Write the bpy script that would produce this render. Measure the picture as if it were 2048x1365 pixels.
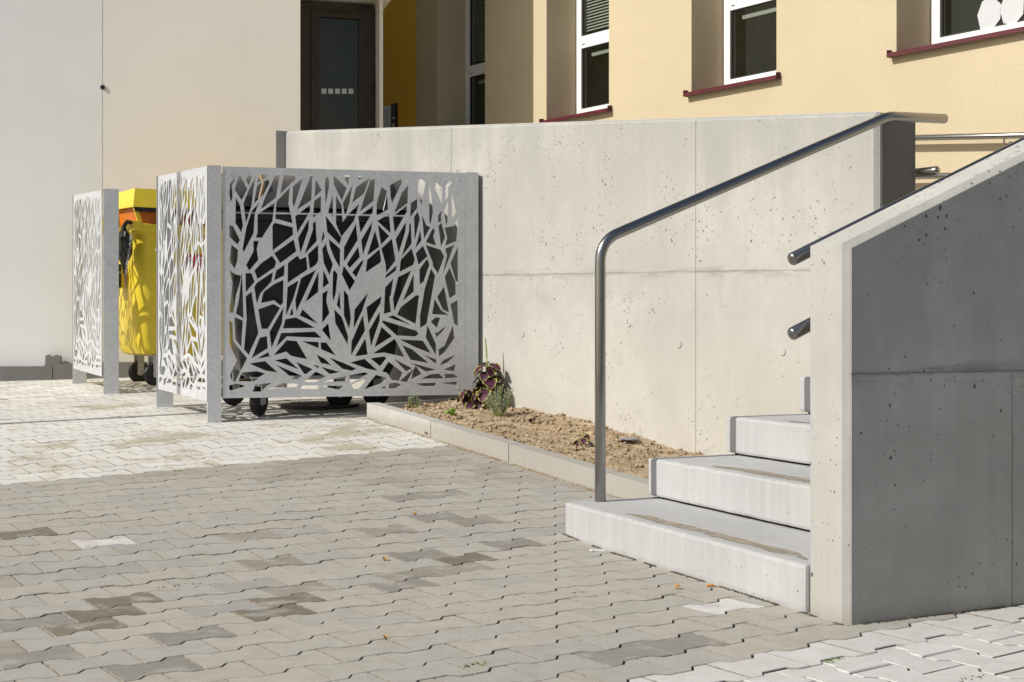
import bpy, bmesh, math, random
from mathutils import Vector, Matrix
from mathutils.geometry import delaunay_2d_cdt
from mathutils import noise as mnoise

random.seed(7)
R = math.radians
for o in list(bpy.data.objects):
    bpy.data.objects.remove(o, do_unlink=True)
scene = bpy.context.scene
C = scene.collection

# ------------------------------------------------------------------ camera, sky, sun, exposure
CZ = 0.84            # camera height over the near paving
F, CX, CY = 2650.0, 1024.0, 653.0     # focal length / principal column / horizon row, photo pixels
cam = bpy.data.cameras.new('camera'); camo = bpy.data.objects.new('camera', cam); C.objects.link(camo)
camo.location = (0, 0, CZ); camo.rotation_euler = (R(90), 0, 0)
cam.sensor_width = 36.0; cam.lens = F / 2048 * 36.0
cam.shift_y = -(682.5 - CY) / 2048
cam.clip_start = 0.05; cam.clip_end = 2000
scene.camera = camo

SUN_EL = R(39)
sh = Vector((-0.911, -0.412, 0)).normalized()          # horizontal direction towards the sun
w = bpy.data.worlds.new('World'); scene.world = w; w.use_nodes = True
nt = w.node_tree; nt.nodes.clear()
sky = nt.nodes.new('ShaderNodeTexSky'); sky.sky_type = 'NISHITA'; sky.sun_disc = False
sky.sun_elevation = SUN_EL; sky.sun_rotation = math.atan2(sh.x, sh.y)
sky.altitude = 300; sky.air_density = 1.0; sky.dust_density = 2.0; sky.ozone_density = 0.4
bg = nt.nodes.new('ShaderNodeBackground'); bg.inputs['Strength'].default_value = 0.098
wo = nt.nodes.new('ShaderNodeOutputWorld')
wb = nt.nodes.new('ShaderNodeMix'); wb.data_type = 'RGBA'; wb.blend_type = 'MULTIPLY'; wb.inputs[0].default_value = 1.0; wb.inputs[7].default_value = (1.0, .965, .90, 1)   # the photograph's white balance
nt.links.new(sky.outputs[0], wb.inputs[6]); nt.links.new(wb.outputs[2], bg.inputs[0]); nt.links.new(bg.outputs[0], wo.inputs[0])
sl = bpy.data.lights.new('sun', 'SUN'); sl.energy = 4.0; sl.angle = R(0.5); sl.color = (1.0, 0.965, 0.905)
so = bpy.data.objects.new('sun', sl); C.objects.link(so)
ldir = Vector((-sh.x * math.cos(SUN_EL), -sh.y * math.cos(SUN_EL), -math.sin(SUN_EL)))
so.rotation_euler = ldir.to_track_quat('-Z', 'Y').to_euler(); so.location = (-6, -6, 9)
vs = scene.view_settings
vs.view_transform = 'Standard'; vs.look = 'None'; vs.exposure = 0.13; vs.gamma = 1.0; vs.use_curve_mapping = False

# ------------------------------------------------------------------ geometry helpers
def v2(x, y): return Vector((x, y))
UH, VH = Vector((-0.514, 0.858, 0)), Vector((0.858, 0.514, 0))      # kerb direction, across the bed
AH, BH = Vector((-0.423, 0.906, 0)), Vector((0.906, 0.423, 0))      # along a riser, up the stairs
EH = Vector((0.9645, 0.264, 0)).normalized(); MH = Vector((-EH.y, EH.x, 0))   # pale wing / front screen
P2, P1 = Vector((math.cos(R(35)), math.sin(R(35)), 0)), Vector((-math.sin(R(35)), math.cos(R(35)), 0))
GH = Vector((.9816, .1908, 0)).normalized(); GN = Vector((-GH.y, GH.x, 0))      # pale wing: along, inward
WH = Vector((-0.605, 0.797, 0)).normalized(); WN = Vector((-WH.y, WH.x, 0)) # along ramp wall; WN points to camera side
FH = Vector((0.610, -0.792, 0)).normalized(); FN = Vector((0.792, 0.610, 0)).normalized()  # along facade (to the right), inward

def lerp(a, b, t): return a + (b - a) * t
def sstep(a, b, x):
    t = max(0, min(1, (x - a) / (b - a))); return t * t * (3 - 2 * t)
GP = [(-50, 0.0), (4.25, 0.0), (5.07, 0.062), (7.72, 0.26), (8.05, 0.273), (9.02, 0.309), (10.37, 0.341), (11.47, 0.386), (13, 0.41), (60, 0.41)]
def gz(x, y):
    u = UH.x * x + UH.y * y; v = VH.x * x + VH.y * y
    def g(u):
        for (a, za), (b, zb) in zip(GP, GP[1:]):
            if u <= b: return lerp(za, zb, (u - a) / (b - a))
        return GP[-1][1]
    z = (g(u - .25) + g(u) * 2 + g(u + .25)) / 4
    return z - 0.03 * max(0, min(3.0, 3.6 - v)) * sstep(4.6, 7.8, u)
def ray(px, py): return Vector(((px - CX) / F, 1.0, -(py - CY) / F))
def ground_at(px, py, dz=0):
    r = ray(px, py); y = 4.0
    for _ in range(60):
        y2 = (gz(r.x * y, y) + dz - CZ) / r.z
        y = lerp(y, y2, .6)
    return Vector((r.x * y, y, gz(r.x * y, y) + dz))
def on_plane(px, py, p, n):
    r = ray(px, py); o = Vector((0, 0, CZ)); t = (p - o).dot(n) / r.dot(n)
    return o + r * t
def at_depth(px, py, y):
    r = ray(px, py); return Vector((0, 0, CZ)) + r * y
def to_px(p): return (CX + F * p.x / p.y, CY - F * (p.z - CZ) / p.y)
def AB(a, b, z=0): return AH * a + BH * b + Vector((0, 0, z))
def UV(u, v, z=0): return UH * u + VH * v + Vector((0, 0, z))

# ------------------------------------------------------------------ materials
class N:
    def __init__(s, name):
        s.m = bpy.data.materials.new(name); s.m.use_nodes = True; s.t = s.m.node_tree
        s.b = s.t.nodes['Principled BSDF']; s.out = s.t.nodes['Material Output']
    def n(s, kind, **kw):
        nd = s.t.nodes.new('ShaderNode' + kind)
        for k, v in kw.items(): setattr(nd, k, v)
        return nd
    def l(s, a, b): s.t.links.new(a, b)
    def put(s, sock, v):
        if hasattr(v, 'is_output') or isinstance(v, bpy.types.NodeSocket): s.l(v, sock)
        else: sock.default_value = v
    def obj(s): return s.n('TexCoord').outputs['Object']
    def pos(s): return s.n('NewGeometry').outputs['Position']
    def map(s, vec, sc=(1, 1, 1), loc=(0, 0, 0)):
        m = s.n('Mapping'); m.inputs['Scale'].default_value = sc; m.inputs['Location'].default_value = loc; s.l(vec, m.inputs['Vector']); return m.outputs[0]
    def noise(s, vec, scale, detail=3, rough=.55):
        n = s.n('TexNoise'); s.l(vec, n.inputs['Vector']); n.inputs['Scale'].default_value = scale
        n.inputs['Detail'].default_value = detail; n.inputs['Roughness'].default_value = rough; return n.outputs['Fac']
    def ramp(s, fac, a, b, lo=0, hi=1):
        m = s.n('MapRange'); m.interpolation_type = 'SMOOTHSTEP'; s.l(fac, m.inputs[0])
        m.inputs[1].default_value = a; m.inputs[2].default_value = b; m.inputs[3].default_value = lo; m.inputs[4].default_value = hi; return m.outputs[0]
    def math(s, op, a, b=0.0):
        m = s.n('Math', operation=op); s.put(m.inputs[0], a); s.put(m.inputs[1], b); return m.outputs[0]
    def mix(s, fac, a, b, mode='MIX'):
        m = s.n('Mix', data_type='RGBA', blend_type=mode); s.put(m.inputs[0], fac)
        s.put(m.inputs[6], a if not isinstance(a, tuple) else (*a[:3], 1)); s.put(m.inputs[7], b if not isinstance(b, tuple) else (*b[:3], 1)); return m.outputs[2]
    def bump(s, h, strength, dist=.01, prev=None):
        b = s.n('Bump'); b.inputs['Strength'].default_value = strength; b.inputs['Distance'].default_value = dist
        s.l(h, b.inputs['Height'])
        if prev is not None: s.l(prev, b.inputs['Normal'])
        return b.outputs[0]
    def base(s, col, rough=.6, metal=0.0, spec=None):
        s.put(s.b.inputs['Base Color'], col if not isinstance(col, tuple) else (*col[:3], 1))
        s.put(s.b.inputs['Roughness'], rough); s.b.inputs['Metallic'].default_value = metal
        if spec is not None: s.b.inputs['Specular IOR Level'].default_value = spec
    def normal(s, n): s.l(n, s.b.inputs['Normal'])

def simple(name, col, rough=.5, metal=0.0, var=.12, scale=6.0, spec=None, bump=0.0, bscale=60):
    k = N(name); o = k.obj()
    f = k.ramp(k.noise(o, scale, 4), .25, .75)
    c = k.mix(f, tuple(x * (1 - var) for x in col), tuple(min(1, x * (1 + var)) for x in col))
    k.base(c, rough, metal, spec)
    if bump: k.normal(k.bump(k.noise(o, bscale, 3), bump, .004))
    return k.m

def concrete(name, base, joint=None, topline=None, holes=1.0, mott=.14, streak=.10, bump=.25, dirt=None):
    k = N(name); o = k.obj()
    big = k.ramp(k.noise(o, .9, 5, .6), .3, .72)
    mid = k.ramp(k.noise(o, 5.0, 5, .65), .3, .72)
    fine = k.noise(o, 90, 3)
    st = k.ramp(k.noise(k.map(o, (26, 26, 1.1)), 1.0, 5, .65), .40, .75)
    d = tuple(x * (1 - mott) for x in base); l = tuple(min(1, x * (1 + mott * .6)) for x in base)
    c = k.mix(big, d, l)
    blot0 = k.ramp(k.noise(k.map(o, (1, 1, .55)), 2.3, 6, .72), .50, .70)
    blot1 = k.ramp(k.noise(o, 13, 6, .75), .48, .72)
    c = k.mix(k.math('MULTIPLY', blot1, .40), c, tuple(x * .78 for x in base))
    c = k.mix(k.math('MULTIPLY', blot0, .75), c, tuple(x * .76 * q for x, q in zip(base, (.99, 1, 1.0))))
    c = k.mix(k.math('MULTIPLY', mid, .5), c, tuple(x * (1 - mott * .9) * q for x, q in zip(base, (1, .99, .96))))
    c = k.mix(k.math('MULTIPLY', st, streak * 4), c, tuple(min(1, x * 1.12) for x in base))
    c = k.mix(k.math('MULTIPLY', fine, .25), c, tuple(x * .8 for x in base))
    clus = k.ramp(k.noise(o, 1.9, 4, .7), .38, .66, .15, 1.5)
    hole = None
    for sc, thr, gate in ((8, .034, .70), (19, .080, .66), (38, .13, .60), (75, .17, .64)):
        vo = k.n('TexVoronoi'); vo.inputs['Scale'].default_value = sc; k.l(k.map(o, (1, 1, .8), (sc, 3, 1)), vo.inputs['Vector'])
        sep = k.n('SeparateColor'); k.l(vo.outputs['Color'], sep.inputs[0])
        r = k.math('MULTIPLY', k.math('MAXIMUM', k.math('SUBTRACT', sep.outputs[0], gate), 0.0), thr / (1 - gate) * holes); r = k.math('MULTIPLY', r, clus)
        dn = k.math('ADD', vo.outputs['Distance'], k.math('MULTIPLY', k.math('SUBTRACT', k.noise(o, sc * 2.7, 3, .7), .5), thr * 3.4))
        h = k.math('MULTIPLY', k.math('LESS_THAN', dn, r), 1.0)
        hole = h if hole is None else k.math('MAXIMUM', hole, h)
    c = k.mix(k.math('MULTIPLY', hole, .86), c, tuple(x * .16 for x in base))
    if topline:                     # run-off streaks below a sloping top: z = a + b*x
        a, bb = topline
        sx = k.n('SeparateXYZ'); k.l(o, sx.inputs[0])
        dt = k.math('SUBTRACT', k.math('ADD', k.math('MULTIPLY', sx.outputs[0], bb), a), sx.outputs[2])
        dt = k.math('SUBTRACT', dt, k.math('MULTIPLY', k.ramp(k.noise(k.map(o, (3.2, 3.2, .35)), 1.0, 6, .72), .3, .75), .75))
        c = k.mix(k.ramp(dt, -.55, .10, .62, 0), c, tuple(x * q for x, q in zip(base, (.70, .71, .72))))
        warm = k.ramp(k.math('ADD', sx.outputs[2], k.noise(o, 1.5, 4)), .9, 1.5, .35, 0)
        c = k.mix(warm, c, tuple(x * q for x, q in zip(base, (1.05, 1.0, .93))))
    if joint:                       # grey leached band along a formwork joint: z = a + b*x in wall coordinates
        a, bb, wd, amt = joint
        sx = k.n('SeparateXYZ'); k.l(o, sx.inputs[0])
        dz = k.math('SUBTRACT', sx.outputs[2], k.math('ADD', k.math('MULTIPLY', sx.outputs[0], bb), a))
        dzn = k.math('ADD', dz, k.math('MULTIPLY', k.math('SUBTRACT', k.noise(o, 14, 5, .7), .5), .02))
        line = k.ramp(k.math('ABSOLUTE', dzn), 0.0, .012, .5, 0)
        c = k.mix(k.math('MULTIPLY', line, k.ramp(k.noise(k.map(o, (2, 2, 6)), 2.0, 4), .35, .6, .25, 1)), c, tuple(x * .40 for x in base))
        near = k.ramp(k.math('ABSOLUTE', dz), 0.0, wd, 1, 0)
        blot = k.ramp(k.noise(k.map(o, (1.6, 1, 9)), 2.2, 5, .7), .46, .62)
        c = k.mix(k.math('MULTIPLY', k.math('MULTIPLY', near, blot), amt), c, tuple(x * .50 for x in base))
        low = k.ramp(dz, -.45, -.02, 0, 1); low = k.math('MULTIPLY', low, k.math('LESS_THAN', dz, 0.0))
        blot2 = k.ramp(k.noise(k.map(o, (1, 1, .5)), 3.3, 6, .7), .56, .72)
        c = k.mix(k.math('MULTIPLY', k.math('MULTIPLY', low, blot2), .35), c, (base[0] * .55, base[1] * .52, base[2] * .42))
    if dirt:                        # splash dirt above the foot, z in object coordinates
        sx = k.n('SeparateXYZ'); k.l(o, sx.inputs[0])
        dd = k.ramp(k.math('ADD', sx.outputs[2], k.math('MULTIPLY', k.noise(k.map(o, (9, 9, 2)), 1, 5, .7), dirt * 1.6)), dirt * .5, dirt * 1.9, 1, 0)
        c = k.mix(k.math('MULTIPLY', dd, .45), c, tuple(x * q for x, q in zip(base, (.5, .46, .38))))
    k.base(c, .82, 0, .3)
    b1 = k.bump(k.math('ADD', k.math('MULTIPLY', fine, .35), k.math('MULTIPLY', mid, .4)), bump, .004)
    k.normal(k.bump(k.math('SUBTRACT', 1.0, hole), .8, .006, b1))
    return k.m

def plaster(name, col, grain=220, bump=.35, var=.05, splash=None):
    k = N(name); o = k.obj()
    big = k.noise(o, .6, 5, .6); g = k.noise(o, grain, 3, .6)
    c = k.mix(k.ramp(big, .3, .7), tuple(x * (1 - var) for x in col), tuple(min(1, x * (1 + var)) for x in col))
    c = k.mix(k.ramp(g, .45, .72, 0, .34), c, tuple(x * .8 for x in col))
    st = k.ramp(k.noise(k.map(o, (5, 5, .25)), 1.0, 4), .5, .75, 0, .10)
    c = k.mix(st, c, tuple(x * .82 for x in col))
    if splash:
        sx = k.n('SeparateXYZ'); k.l(o, sx.inputs[0])
        dd = k.ramp(k.math('ADD', sx.outputs[2], k.math('MULTIPLY', k.noise(o, 3, 5), splash)), splash * .4, splash * 2.2, .45, 0)
        c = k.mix(dd, c, tuple(x * .62 for x in col))
    k.base(c, .88, 0, .2); k.normal(k.bump(g, bump, .006)); return k.m

def paver_mat(name, stain_amt, tint, stain_col, random_island=False):
    k = N(name); p = k.pos()
    oi = k.n('ObjectInfo')
    if tint is None:                    # object colour = stain, its alpha = how much; body colour varies stone by stone
        rr = oi.outputs['Random']
        c = k.mix(rr, (.372, .362, .328), (.428, .388, .332))
        c = k.mix(k.math('MULTIPLY', k.math('FRACT', k.math('MULTIPLY', rr, 7.31)), .35), c, (.455, .432, .385))
        cover = k.ramp(k.noise(p, 9.0, 5, .65), .30, .52)
        c = k.mix(k.math('MULTIPLY', oi.outputs['Alpha'], k.math('ADD', k.math('MULTIPLY', cover, .85), .10)), c, oi.outputs['Color'])
    else:
        c = k.mix(1.0, oi.outputs['Color'], tint, 'MULTIPLY')
    if random_island:
        geo = k.n('NewGeometry'); ri = geo.outputs['Random Per Island']
        c = k.mix(ri, c, k.mix(1.0, c, (.80, .78, .75), 'MULTIPLY'))
    sp = k.noise(p, 260, 3, .7)
    c = k.mix(k.ramp(sp, .35, .7, 0, .45), c, k.mix(1.0, c, (.62, .62, .62), 'MULTIPLY'))
    lite = k.ramp(k.noise(p, 420, 2), .66, .74, 0, .6)
    c = k.mix(lite, c, k.mix(.4, c, (.75, .73, .70)))
    md = k.ramp(k.noise(p, 14, 4, .6), .35, .7)
    c = k.mix(k.math('MULTIPLY', md, .42), c, k.mix(1.0, c, (.78, .76, .72), 'MULTIPLY'))
    bigp = k.noise(k.map(p, (1, 1.0, 1)), 1.7, 6, .72)
    s = k.ramp(bigp, .53, .62, 0, stain_amt)
    if random_island: s = k.math('MULTIPLY', s, k.ramp(ri, .3, .55, .1, 1))
    c = k.mix(s, c, stain_col)
    k.base(c, .86, 0, .25)
    k.normal(k.bump(k.math('ADD', sp, k.math('MULTIPLY', md, .4)), .35, .0025)); return k.m

def metal(name, col, rough, brushed=None, spangle=False, var=.1):
    k = N(name); o = k.obj()
    c = col
    if spangle:
        vo = k.n('TexVoronoi'); vo.inputs['Scale'].default_value = 55; k.l(o, vo.inputs['Vector'])
        sep = k.n('SeparateColor'); k.l(vo.outputs['Color'], sep.inputs[0])
        c = k.mix(k.math('MULTIPLY', sep.outputs[0], .5), tuple(x * .86 for x in col), tuple(min(1, x * 1.16) for x in col))
        cl = k.ramp(k.noise(o, 2.5, 6, .7), .35, .7)
        c = k.mix(k.math('MULTIPLY', cl, .5), c, tuple(x * .78 for x in col))
        r = k.ramp(k.noise(o, 9, 4), .3, .7, rough - .08, rough + .12)
        k.base(c, r, .22, .5)
    else:
        k.base(col, rough, 1.0)
    return k.m

M = {}
BEIGE = (.41, .384, .332); PALE = (.74, .725, .685); FRONT = (.66, .655, .64)
M['sand'] = simple('joint_sand', (.105, .092, .072), .95, var=.4, scale=40, bump=.5)
M['paver_beige'] = paver_mat('beige_paver', .0, None, (.2, .17, .13))
M['paver_beige_far'] = paver_mat('beige_paver_far', .25, (1, 1, 1), (.27, .235, .19), True)
M['paver_pale'] = paver_mat('pale_paver', .9, (1, 1, 1), (.40, .355, .265), True)
M['paver_front'] = paver_mat('pale_paver_front', .25, (1, 1, 1), (.45, .43, .36), True)
CON = (.485, .472, .437)
M['concrete_step'] = concrete('step_concrete', (.45, .452, .45), holes=.9, mott=.17, streak=.13, bump=.4, dirt=.022)
M['concrete_kerb'] = concrete('kerb_concrete', (.47, .455, .425), holes=.35, mott=.14, dirt=.05)
M['concrete_plinth'] = concrete('plinth_concrete', (.22, .215, .205), holes=.4, mott=.2)
M['joint_side'] = simple('joint_side', (.235, .212, .175), .95, var=.3, scale=40)
M['grit'] = simple('dark_grit', (.075, .062, .042), .95, var=.5, scale=80)
M['mortar'] = simple('pale_mortar', (.50, .49, .46), .95, var=.2, scale=30, bump=.4)
M['steel'] = metal('brushed_stainless_steel', (.31, .302, .288), .25)
M['galv'] = metal('galvanised_steel', (.61, .62, .63), .5, spangle=True)
M['plaster_pale'] = plaster('pale_grey_plaster', (.87, .875, .86), 160, .10, .035, splash=.22)
M['plaster_yellow'] = plaster('cream_yellow_plaster', (.585, .492, .332), 85, .8, .06)
M['plaster_ochre'] = plaster('ochre_plaster', (.80, .47, .06), 150, .4, .04)
M['plaster_cream'] = plaster('pale_cream_plaster', (.90, .865, .79), 160, .10, .035, splash=.22)
M['plaster_white'] = plaster('white_plaster', (.82, .79, .73), 150, .2, .04)
M['white_frame'] = simple('white_window_plastic', (.80, .80, .79), .35, var=.03)
M['gasket'] = simple('black_gasket', (.012, .012, .012), .5, var=.2)
M['sill_red'] = simple('dark_red_sheet_metal', (.085, .006, .012), .5, var=.15, spec=.3)
M['brown_frame'] = simple('dark_brown_aluminium', (.040, .027, .017), .55, var=.12)
M['dark_room'] = simple('dim_interior', (.31, .31, .25), .9, var=.3, scale=1.5)
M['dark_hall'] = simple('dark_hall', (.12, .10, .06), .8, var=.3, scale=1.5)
M['blind'] = simple('blind_slat', (.62, .62, .58), .5, var=.05)
M['white_sticker'] = simple('white_sticker', (.56, .585, .59), .6, var=.04)
M['yellow_plastic'] = simple('yellow_bin_plastic', (.80, .61, .04), .38, var=.05, scale=3)
M['yellow_side'] = M['yellow_plastic']
M['orange_plastic'] = simple('orange_plastic', (.62, .17, .012), .45, var=.08, scale=3)
M['black_plastic'] = simple('black_bin_plastic', (.014, .014, .015), .30, var=.3, scale=4)
M['grey_lid'] = simple('dark_grey_lid_plastic', (.075, .070, .064), .33, var=.1, scale=3)
M['rubber'] = simple('black_rubber', (.02, .02, .02), .6, var=.3)
M['bag'] = simple('black_plastic_bag', (.02, .02, .022), .25, var=.4, bump=.8, bscale=14)
M['red_sticker'] = simple('red_sticker', (.58, .02, .03), .45, var=.05)
M['lacquer_black'] = simple('black_panel', (.01, .01, .011), .25, var=.2)
M['cast_iron'] = simple('cast_iron', (.06, .052, .045), .6, var=.3, metal=.4)
M['brass'] = simple('tarnished_brass', (.30, .20, .09), .45, var=.2)
M['leaf_dry'] = simple('dry_leaf', (.42, .22, .06), .7, var=.4, scale=30)
M['butt_orange'] = simple('cigarette_filter', (.62, .27, .08), .8, var=.15)
M['paper'] = simple('white_paper', (.78, .77, .73), .8, var=.05)
M['weed'] = simple('green_weed', (.20, .26, .06), .7, var=.4, scale=40)
M['lav'] = simple('lavender_leaf', (.34, .41, .31), .75, var=.3, scale=40)
M['lettuce'] = simple('light_green_leaf', (.33, .47, .09), .6, var=.35, scale=30)
M['stem'] = simple('plant_stem', (.30, .30, .07), .7, var=.2)
M['twig'] = simple('dry_twig', (.16, .10, .06), .8, var=.3)
M['lamp_grey'] = simple('grey_lamp_paint', (.20, .21, .22), .4, var=.08)
M['dark_end'] = simple('dark_grey_end', (.105, .105, .108), .7, var=.18, scale=3, bump=.2)
M['screed'] = concrete('ramp_screed', (.55, .53, .49), holes=.3)
k = N('soil'); p = k.pos()
n1 = k.noise(p, 9, 6, .7); n2 = k.noise(p, 140, 4, .75); n3 = k.ramp(k.noise(p, 55, 2), .60, .70)
c = k.mix(k.ramp(n1, .3, .7), (.31, .225, .135), (.58, .45, .295))
c = k.mix(k.ramp(n2, .4, .7, 0, .7), c, (.55, .43, .29)); c = k.mix(k.math('MULTIPLY', n3, .5), c, (.10, .065, .038))
k.base(c, .95, 0, .15); k.normal(k.bump(k.math('ADD', n2, k.math('MULTIPLY', n1, .8)), .9, .012)); M['soil'] = k.m
# glass: partly mirror, partly see-through
k = N('window_glass'); k.t.nodes.remove(k.b)
tr = k.n('BsdfTransparent'); tr.inputs[0].default_value = (.62, .66, .62, 1)
gl = k.n('BsdfGlossy'); gl.inputs['Roughness'].default_value = .02; gl.inputs[0].default_value = (.70, .64, .50, 1)
lw = k.n('LayerWeight'); lw.inputs[0].default_value = .5; frv = k.math('ADD', k.math('MULTIPLY', k.math('POWER', lw.outputs['Facing'], 5.0), .9), .075)
mx = k.n('MixShader'); k.l(frv, mx.inputs[0]); k.l(tr.outputs[0], mx.inputs[1]); k.l(gl.outputs[0], mx.inputs[2]); k.l(mx.outputs[0], k.out.inputs[0])
M['glass'] = k.m
# coleus leaf: purple field, yellow-green margin, from the leaf's own coordinates (x across -.5...5, y along 0..1)
k = N('coleus_leaf'); o = k.obj(); at = k.n('Attribute'); at.attribute_name = 'edge'
ed = k.math('ADD', at.outputs['Fac'], k.math('MULTIPLY', k.math('SUBTRACT', k.noise(o, 60, 3), .5), .35))
c = k.mix(k.ramp(k.noise(o, 25, 3), .3, .7), (.034, .006, .018), (.085, .014, .042))
c = k.mix(k.ramp(ed, .70, .86), c, (.34, .33, .07)); k.base(c, .5, 0, .4); k.normal(k.bump(k.noise(o, 70, 2), .4, .004)); M['coleus'] = k.m

# ------------------------------------------------------------------ object helpers
def mesh_obj(name, verts, faces, mat, parent=None, smooth=False, loc=None):
    me = bpy.data.meshes.new(name); me.from_pydata([tuple(v) for v in verts], [], faces); me.update()
    if mat is not None: me.materials.append(mat)
    if smooth:
        for p in me.polygons: p.use_smooth = True
    o = bpy.data.objects.new(name, me); C.objects.link(o)
    if parent is not None: o.parent = parent
    if loc is not None: o.location = loc
    return o
def bm_obj(name, bm, mat, parent=None, smooth=False, bevel=0.0, segs=2):
    if bevel:
        bmesh.ops.bevel(bm, geom=[e for e in bm.edges if e.is_manifold and e.calc_face_angle(0) > .5], offset=bevel, segments=segs, affect='EDGES', profile=.6)
    bmesh.ops.recalc_face_normals(bm, faces=bm.faces)
    me = bpy.data.meshes.new(name); bm.to_mesh(me); bm.free(); me.materials.append(mat)
    if smooth:
        for p in me.polygons: p.use_smooth = True
        try: me.set_sharp_from_angle(angle=R(38))
        except Exception: pass
    o = bpy.data.objects.new(name, me); C.objects.link(o)
    if parent is not None: o.parent = parent
    return o
def empty(name, loc=(0, 0, 0), xdir=None):
    o = bpy.data.objects.new(name, None); C.objects.link(o); o.location = loc; o.empty_display_size = .1
    if xdir is not None: o.rotation_euler = (0, 0, math.atan2(xdir.y, xdir.x))
    return o
def tag(o, label=None, cat=None, group=None, kind=None):
    if label: o['label'] = label
    if cat: o['category'] = cat
    if group: o['group'] = group
    if kind: o['kind'] = kind
    return o
def box(bm, x0, x1, y0, y1, z0, z1):
    vs_ = [bm.verts.new(p) for p in ((x0, y0, z0), (x1, y0, z0), (x1, y1, z0), (x0, y1, z0), (x0, y0, z1), (x1, y0, z1), (x1, y1, z1), (x0, y1, z1))]
    for f in ((0, 3, 2, 1), (4, 5, 6, 7), (0, 1, 5, 4), (1, 2, 6, 5), (2, 3, 7, 6), (3, 0, 4, 7)): bm.faces.new([vs_[i] for i in f])
    return vs_
def hexa(bm, pts):
    vs_ = [bm.verts.new(p) for p in pts]
    for f in ((0, 3, 2, 1), (4, 5, 6, 7), (0, 1, 5, 4), (1, 2, 6, 5), (2, 3, 7, 6), (3, 0, 4, 7)): bm.faces.new([vs_[i] for i in f])
    return vs_
def boxo(name, dims, mat, parent=None, bevel=.0, segs=2):
    bm = bmesh.new(); box(bm, *dims); return bm_obj(name, bm, mat, parent, bevel=bevel, segs=segs)
def prism(bm, poly, d0, d1, axis='y'):
    """polygon in (x,z) extruded along y, or in (x,y) extruded along z"""
    f = (lambda a, b, d: (a, d, b)) if axis == 'y' else (lambda a, b, d: (a, b, d))
    A_ = [bm.verts.new(f(a, b, d0)) for a, b in poly]; B_ = [bm.verts.new(f(a, b, d1)) for a, b in poly]
    n = len(poly); bm.faces.new(A_); bm.faces.new(B_[::-1])
    for i in range(n): bm.faces.new((A_[i], A_[(i + 1) % n], B_[(i + 1) % n], B_[i]))
def tube_pts(path, rad, seg=16, cap='flat'):
    """swept tube along points; returns verts, faces; rounded caps if cap == 'round'"""
    pts = [Vector(p) for p in path]; V_, F_ = [], []
    t0 = (pts[1] - pts[0]).normalized()
    up = Vector((0, 0, 1)) if abs(t0.z) < .9 else Vector((1, 0, 0))
    nrm = (up - t0 * up.dot(t0)).normalized()
    rings = []
    L = len(pts)
    seq = [(p, 1.0) for p in pts]
    if cap == 'round':
        t1 = (pts[-1] - pts[-2]).normalized()
        seq = [(pts[0] - t0 * rad * .45, .02), (pts[0] - t0 * rad * .38, .55), (pts[0] - t0 * rad * .2, .87)] + seq + [(pts[-1] + t1 * rad * .2, .87), (pts[-1] + t1 * rad * .38, .55), (pts[-1] + t1 * rad * .45, .02)]
    prevt = t0
    for i, (p, s) in enumerate(seq):
        if i == 0: t = (seq[1][0] - seq[0][0]).normalized()
        elif i == len(seq) - 1: t = (seq[-1][0] - seq[-2][0]).normalized()
        else: t = ((seq[i][0] - seq[i - 1][0]).normalized() + (seq[i + 1][0] - seq[i][0]).normalized()).normalized()
        nrm = (nrm - t * nrm.dot(t)).normalized(); bn = t.cross(nrm)
        for j in range(seg):
            a = 2 * math.pi * j / seg; V_.append(p + (nrm * math.cos(a) + bn * math.sin(a)) * rad * s)
    for i in range(len(seq) - 1):
        for j in range(seg):
            F_.append((i * seg + j, i * seg + (j + 1) % seg, (i + 1) * seg + (j + 1) % seg, (i + 1) * seg + j))
    F_.append(tuple(range(seg))[::-1]); F_.append(tuple((len(seq) - 1) * seg + j for j in range(seg)))
    return V_, F_
def tube(name, path, rad, mat, parent=None, seg=16, cap='flat'):
    V_, F_ = tube_pts(path, rad, seg, cap)
    o = mesh_obj(name, V_, F_, mat, parent, smooth=True)
    try: o.data.set_sharp_from_angle(angle=R(50))
    except Exception: pass
    return o
def bend(p0, p1, p2, r, n=8):
    """rounded corner at p1"""
    a = (p0 - p1).normalized(); b = (p2 - p1).normalized(); out = []
    for i in range(n + 1):
        t = i / n; q0 = p1 + a * r * (1 - t); q1 = p1 + b * r * t; out.append(q0.lerp(q1, t))
    return out
def join_parts(lst):
    V_, F_ = [], []
    for vv, ff in lst:
        n = len(V_); V_ += list(vv); F_ += [tuple(i + n for i in f) for f in ff]
    return V_, F_

# ------------------------------------------------------------------ ground sheet and paving
def axis(lo, hi, step, far):
    a = [lo - far, lo - far * .4, lo - 6]; x = lo
    while x < hi: a.append(x); x += step
    return a + [hi, hi + 6, hi + far * .4, hi + far]
xs, ys = axis(-9, 6, .3, 120), axis(-1, 15, .3, 120)
V_ = [(x, y, gz(x, y) - .013) for y in ys for x in xs]
nx = len(xs)
F_ = [(j * nx + i, j * nx + i + 1, (j + 1) * nx + i + 1, (j + 1) * nx + i) for j in range(len(ys) - 1) for i in range(nx - 1)]
tag(mesh_obj('ground', V_, F_, M['sand'], smooth=True), kind='structure')

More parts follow.
